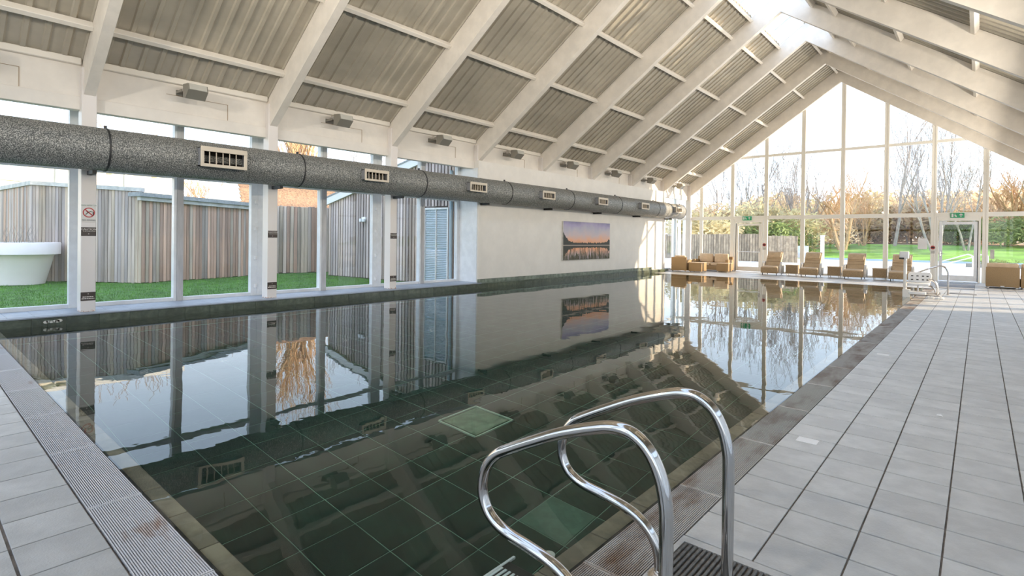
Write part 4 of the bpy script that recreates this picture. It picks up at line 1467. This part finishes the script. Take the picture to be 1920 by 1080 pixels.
for k in range(rows):
    z0, z1 = 3.0+k*.26, 3.0+(k+1)*.26+.05
    x0, x1 = -k*.36, -(k+1)*.36-.06
    y_0 = .0+k*.11
    MB().prism([(x0, y_0, z0), (x0, 12.2-k*.11, z0), (x1, 12.2-k*.11, z1), (x1, y_0, z1)], (0, 0, .045)).build('roof_tile_course', tile_m, ro)
MB().prism([(-.1, .12, 2.98), (-3.25, 1.0, 5.30), (-6.4, .12, 2.98)], (0, .10, 0)).build('gable_wall', M['cream_render'], ro)

wing = empty('hotel_wing', (12, -12, 0), label='pale wing of the building facing the opposite window wall', cat='building')  # unseen wing added to keep low sun out of the opposite windows
MB().box(0, 8, 0, 34, -.4, 7.5).build('wall', M['white_render'], wing)
MB().box(-.3, 8.3, -.3, 34.3, 7.5, 7.8).build('roof_edge', M['felt'], wing)
MB().box(2.95, 12, -16, 27.9, -.45, -.03).build('side_terrace', M['terrace'], None, label='paving outside the opposite window wall', cat='terrace', kind='structure')

# ---- bare winter trees
def bare_tree(seed, H, stems=1, spread=.5, levels=5, r0=.16, droop=0.0, bark='bark_grey', up=.25):
    rn = random.Random(seed)
    tk, br = MB(), MB()
    cnt = [0]
    def grow(p, d, L, r, lv):
        cnt[0] += 1
        if cnt[0] > 1900: return
        pts = [p]
        rad = [r]
        q = p.copy()
        dd = d.copy()
        ns = 4 if lv == 0 else 3
        for s_ in range(ns):
            dd = (dd+Vector((rn.uniform(-1, 1), rn.uniform(-1, 1), rn.uniform(-.4, .6)))*.16+Vector((0, 0, up*.25-droop*lv*.1))).normalized()
            q = q+dd*L/ns
            pts.append(q.copy())
            rad.append(max(.012, r*(1-(s_+1)/ns*.55)))
        (tk if lv == 0 else br).tube(pts, rad, 7 if lv == 0 else (5 if lv == 1 else 3), caps=False)
        if lv >= levels: return
        nb = [7, 5, 3, 2, 2, 2][min(lv, 5)]
        for b_ in range(nb):
            t = rn.uniform(.3, 1.0) if lv else (.30+.70*(b_+rn.random())/nb)
            i = min(int(t*ns), ns-1)
            bp = pts[i].lerp(pts[i+1], t*ns-i)
            ax = Vector((rn.uniform(-1, 1), rn.uniform(-1, 1), rn.uniform(-.1, .5))).normalized()
            nd = (dd*(1-spread)+ax*spread*1.25+Vector((0, 0, up))).normalized()
            grow(bp, nd, L*rn.uniform(.42, .68), rad[i]*rn.uniform(.42, .62), lv+1)
    for s_ in range(stems):
        d0 = Vector((rn.uniform(-1, 1)*.35*(stems > 1), rn.uniform(-1, 1)*.35*(stems > 1), 1)).normalized()
        grow(Vector((rn.uniform(-.3, .3)*(stems > 1), rn.uniform(-.3, .3)*(stems > 1), 0)), d0, H*.62, r0, 0)
    return tk.mesh('trunk', M[bark], True), br.mesh('branches', M[bark], False)
VAR = {
    'tall': bare_tree(1, 15, 1, .45, 4, .20),
    'multi': bare_tree(2, 12, 4, .40, 3, .13, up=.4),
    'thin': bare_tree(3, 12, 2, .35, 4, .10, up=.45),
    'orange': bare_tree(4, 11, 3, .55, 4, .30, bark='bark_orange'),
    'pale': bare_tree(6, 17, 1, .42, 4, .16, up=.3),
    'pollard': bare_tree(12, 13, 4, .38, 4, .30, bark='bark_orange', up=.3),
    'scrub': bare_tree(8, 8, 5, .5, 3, .08, bark='bark_orange', up=.3),
}
def tree(kind, x, y, z, s, rz, label, group):
    t = empty('bare_tree', (x, y, z), rz, label, 'tree', group)
    t.scale = (s, s, s)
    tk, br = VAR[kind]
    a = inst(tk, 'trunk', t)
    b_ = inst(br, 'branches', t)
    return t
G1 = 'bare trees beyond the end glazing'
def gz(y): return max(0.0, min(1.35, (y-55)/17*1.35))+max(0.0, (y-72)*.02)
for i, (k, ratio, y, s, lab) in enumerate((
        ('tall', -.372, 58, .92, 'bare tree at the left corner of the end glazing'),
        ('thin', -.332, 66, 1.0, 'thin twin-stemmed bare tree above the left exit door'),
        ('thin', -.305, 70, 1.15, 'slender bare tree right above the left exit sign'),
        ('tall', -.276, 64, .98, 'tall straight bare tree behind the first lounger'),
        ('thin', -.250, 74, 1.1, 'faint bare tree between the first two loungers'),
        ('multi', -.222, 62, 1.05, 'spreading many-stemmed bare tree behind the second lounger'),
        ('orange', -.166, 64, .95, 'stout orange-lit bare tree behind the third lounger'),
        ('scrub', -.140, 70, 1.2, 'low twiggy bare tree right of the orange tree'),
        ('pale', -.098, 70, 1.12, 'tallest pale bare tree reaching the gable slope'),
        ('thin', -.082, 78, 1.2, 'slim bare tree left of the right exit door'),
        ('multi', -.046, 62, 1.12, 'many-stemmed bare tree above the right exit sign'),
        ('thin', -.012, 66, 1.2, 'bare tree above the right jamb of the right door'),
        ('orange', .030, 74, 1.0, 'orange-barked bare tree above the brown sofa'),
        ('multi', .062, 68, 1.0, 'bare tree at the right edge of the end glazing'))):
    tree(k, ratio*y, y, gz(y)-.1, s*(.95 if k == 'pale' else .80), i*1.3, lab, G1)
G2 = 'bare trees beyond the courtyard'
tree('pollard', -45, 23.8, -.1, 1.12, .4, 'orange sunlit bare tree seen above and mirrored beside the second column', G2)
tree('scrub', -44, 10.5, -.1, 1.05, 1.0, 'pinkish bare tree over the cream house', G2)
tree('scrub', -48, 16.0, -.1, .95, 2.0, 'bare tree between the cream house and tiled roof', G2)
tree('thin', -50, 33.0, -.1, .95, 3.0, 'slender bare tree above the tiled roof', G2)

# ---- shrubs and hedges: leafy twiggy masses
def shrub_mesh(seed, n, mat, sx=1.0, sy=1.0, sz=1.0):
    rn = random.Random(seed)
    v, f = [], []
    lobes = [(rn.uniform(-.6, .6), rn.uniform(-.4, .4), rn.uniform(.3, .75), rn.uniform(.3, .5)) for _ in range(9)]
    for i in range(n):
        c = rn.choice(lobes)
        d = Vector((rn.gauss(0, 1), rn.gauss(0, 1), rn.gauss(0, 1))).normalized()*c[3]*rn.uniform(.55, 1.05)
        p = Vector((c[0], c[1], c[2]))+d
        if p.z < 0: p.z = rn.uniform(0, .2)
        a = Vector((rn.uniform(-1, 1), rn.uniform(-1, 1), rn.uniform(-1, 1))).normalized()
        b_ = a.orthogonal().normalized()
        s_ = rn.uniform(.02, .05)
        q = [p+a*s_*1.6, p+b_*s_*.6, p-a*s_*1.6, p-b_*s_*.6]
        b0 = len(v)
        v += [(t.x*sx, t.y*sy, t.z*sz) for t in q]
        f.append((b0, b0+1, b0+2, b0+3))
    return MB().add(v, f).mesh('foliage', M[mat])
SHR = {'tan': shrub_mesh(1, 2600, 'leaf_tan'), 'green': shrub_mesh(2, 2600, 'leaf_green'), 'olive': shrub_mesh(3, 2600, 'leaf_olive')}
G3 = 'shrubs beyond the end glazing'
shr = [('olive', -.395, 52, 4.2), ('tan', -.345, 60, 5.0), ('olive', -.312, 58, 5.0), ('green', -.268, 56, 3.6), ('olive', -.245, 60, 4.4), ('tan', -.215, 72, 5.0), ('tan', -.195, 66, 3.2),
       ('tan', -.170, 76, 4.4), ('olive', -.140, 78, 5.4), ('tan', -.116, 76, 5.2), ('tan', -.085, 80, 5.0), ('tan', -.055, 78, 5.6), ('olive', -.035, 76, 3.4), ('green', -.008, 74, 3.0),
       ('tan', .020, 80, 5.4), ('green', .040, 70, 3.2), ('olive', .070, 76, 5.2), ('tan', -.155, 90, 6.0), ('tan', -.06, 92, 6.5), ('olive', -.10, 92, 6.5), ('tan', .01, 92, 7.0), ('olive', -.23, 90, 6.5), ('tan', -.30, 84, 6.5)]
words_ = {'tan': 'tan brushwood shrub', 'green': 'dark evergreen shrub', 'olive': 'olive brushwood shrub'}
cnt_ = {}
nth = ['first', 'second', 'third', 'fourth', 'fifth', 'sixth', 'seventh', 'eighth', 'ninth', 'tenth', 'eleventh', 'twelfth', 'thirteenth']
for i, (k, ratio, y, s) in enumerate(sorted(shr, key=lambda t: t[1])):
    cnt_[k] = cnt_.get(k, 0)+1
    o = empty('shrub', (ratio*y, y, gz(y)-.15), i*.9, '%s beyond the end glazing, %s of its kind from the left' % (words_[k], nth[cnt_[k]-1]), 'shrub', G3)
    o.scale = (s*1.25, s*1.0, s)
    inst(SHR[k], 'foliage', o)
# unseen evergreens added outside the right hand corner to shade the loungers
for i, (x, y, s) in enumerate(((6.5, 30.5, 4.0), (8.5, 33.0, 4.8))):
    o = empty('evergreen_bush', (x, y, -.1), i*2.0, ['dense evergreen bush close outside the corner of the hall', 'taller evergreen bush behind the corner bush'][i], 'bush', 'evergreen bushes outside the corner')
    o.scale = (s, s, s)
    inst(SHR['green'], 'foliage', o)

# ---- terrace, lawn bank
MB().box(-60, 60, 27.95, 55, -0.45, -0.03).build('terrace', M['terrace'], None, label='pale sunlit terrace outside the end glazing', cat='terrace', kind='structure')
lb = MB()
lb.prism([(-70, 55, -.45), (-70, 72, -.45), (-70, 72, 1.35), (-70, 55, 0.02)], (140, 0, 0))
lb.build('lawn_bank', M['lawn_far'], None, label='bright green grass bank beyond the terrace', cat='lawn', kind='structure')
MB().prism([(-90, 72, -.45), (-90, 130, -.45), (-90, 130, 2.6), (-90, 72, 1.33)], (180, 0, 0)).build('woodland_ground', M['soil'], None, label='leafy brown woodland floor behind the grass bank', cat='ground', kind='structure')
MB().box(-11, 40, 54.6, 54.95, -.03, .12).build('terrace_kerb', M['pipe'], None, label='blue-grey kerb between terrace and grass bank', cat='kerb', kind='structure')

# ---- garden fence, wall and small outdoor things
f3, _ = fence_run('garden_fence', (-21.5, 43.0), (-12.0, 42.0), 2.0, 2.05, .20, [M['wood_picket']], 'brown picket fence seen through the left exit door', gap=.03)
gw = empty('garden_wall', (-12.0, 42.0, 0), label='short sunlit woven garden screen right of the left exit door', cat='screen')
for k in range(12):
    MB().bev(k*.19, k*.19+.18, -.03, .03, .02, 1.95-.02*(k % 3), .006).build('board', M['wood_picket'], gw)
bo = empty('garden_post', (-9.55, 49.0, 0), label='slim white post on the grass behind the second lounger', cat='post')
MB().bev(-.12, .12, -.12, .12, 0, 1.95, .02).build('shaft', M['white_render'], bo)
MB().bev(-.15, .15, -.15, .15, 1.95, 2.05, .02).build('cap', M['white_render'], bo)
be = empty('garden_table', (-10.3, 44.0, 0), label='pale blue-grey garden table outside behind the first lounger', cat='table')
MB().bev(-.7, .7, -.4, .4, .72, .78, .01).build('table_top', M['blind'], be)
for x in (-.6, .6):
    for y in (-.3, .3): MB().box(x-.04, x+.04, y-.04, y+.04, 0, .72).build('leg', M['blind'], be)
MB().bev(-.7, .7, .55, .62, .3, 1.2, .01).build('screen_panel', M['blind'], be)
for i, (dx, yy) in enumerate(((0, 33.5), (.55, 34.6))):
    o = empty('terrace_rail', (-1.15+dx, yy, -.03), label=['white curved handrail on the terrace nearest the right door', 'white curved handrail on the terrace farther from the right door'][i], cat='handrail', group='terrace handrails')
    pts = smooth_path([(.9, 0, 0), (.9, 0, .85), (.86, 0, .98), (.74, 0, 1.03), (.55, 0, .98), (.1, 0, .80), (-.6, 0, .55), (-.75, 0, .45), (-.8, 0, .3), (-.8, 0, 0)], 5)
    MB().tube(pts, .028, 10).build('rail', M['white_metal'], o, smooth=True)
tb = empty('raised_bed', (.9, 47.0, -.03), label='low dark clipped hedge box beyond the brown sofa', cat='hedge')
inst(shrub_mesh(11, 1500, 'leaf_green', 1.6, .6, .55), 'foliage', tb)
MB().box(-1.6, 1.6, -.4, .4, 0, .25).build('planter_box', M['lamp_body'], tb)
# white posts of the side porch seen at the far left of the end glazing
for i, x in enumerate((-12.9, -13.6, -14.4)):
    o = empty('porch_post', (x, 30.0+i*.9, -.03), label=['white porch post outside the far corner, nearest the glass', 'white porch post outside the far corner, in the middle', 'white porch post outside the far corner, farthest'][i], cat='post', group='porch posts outside the corner')
    MB().bev(-.07, .07, -.07, .07, 0, 3.6, .01).build('shaft', M['white_render'], o)
    MB().bev(-.10, .10, -.10, .10, 0, .12, .01).build('base', M['white_render'], o)
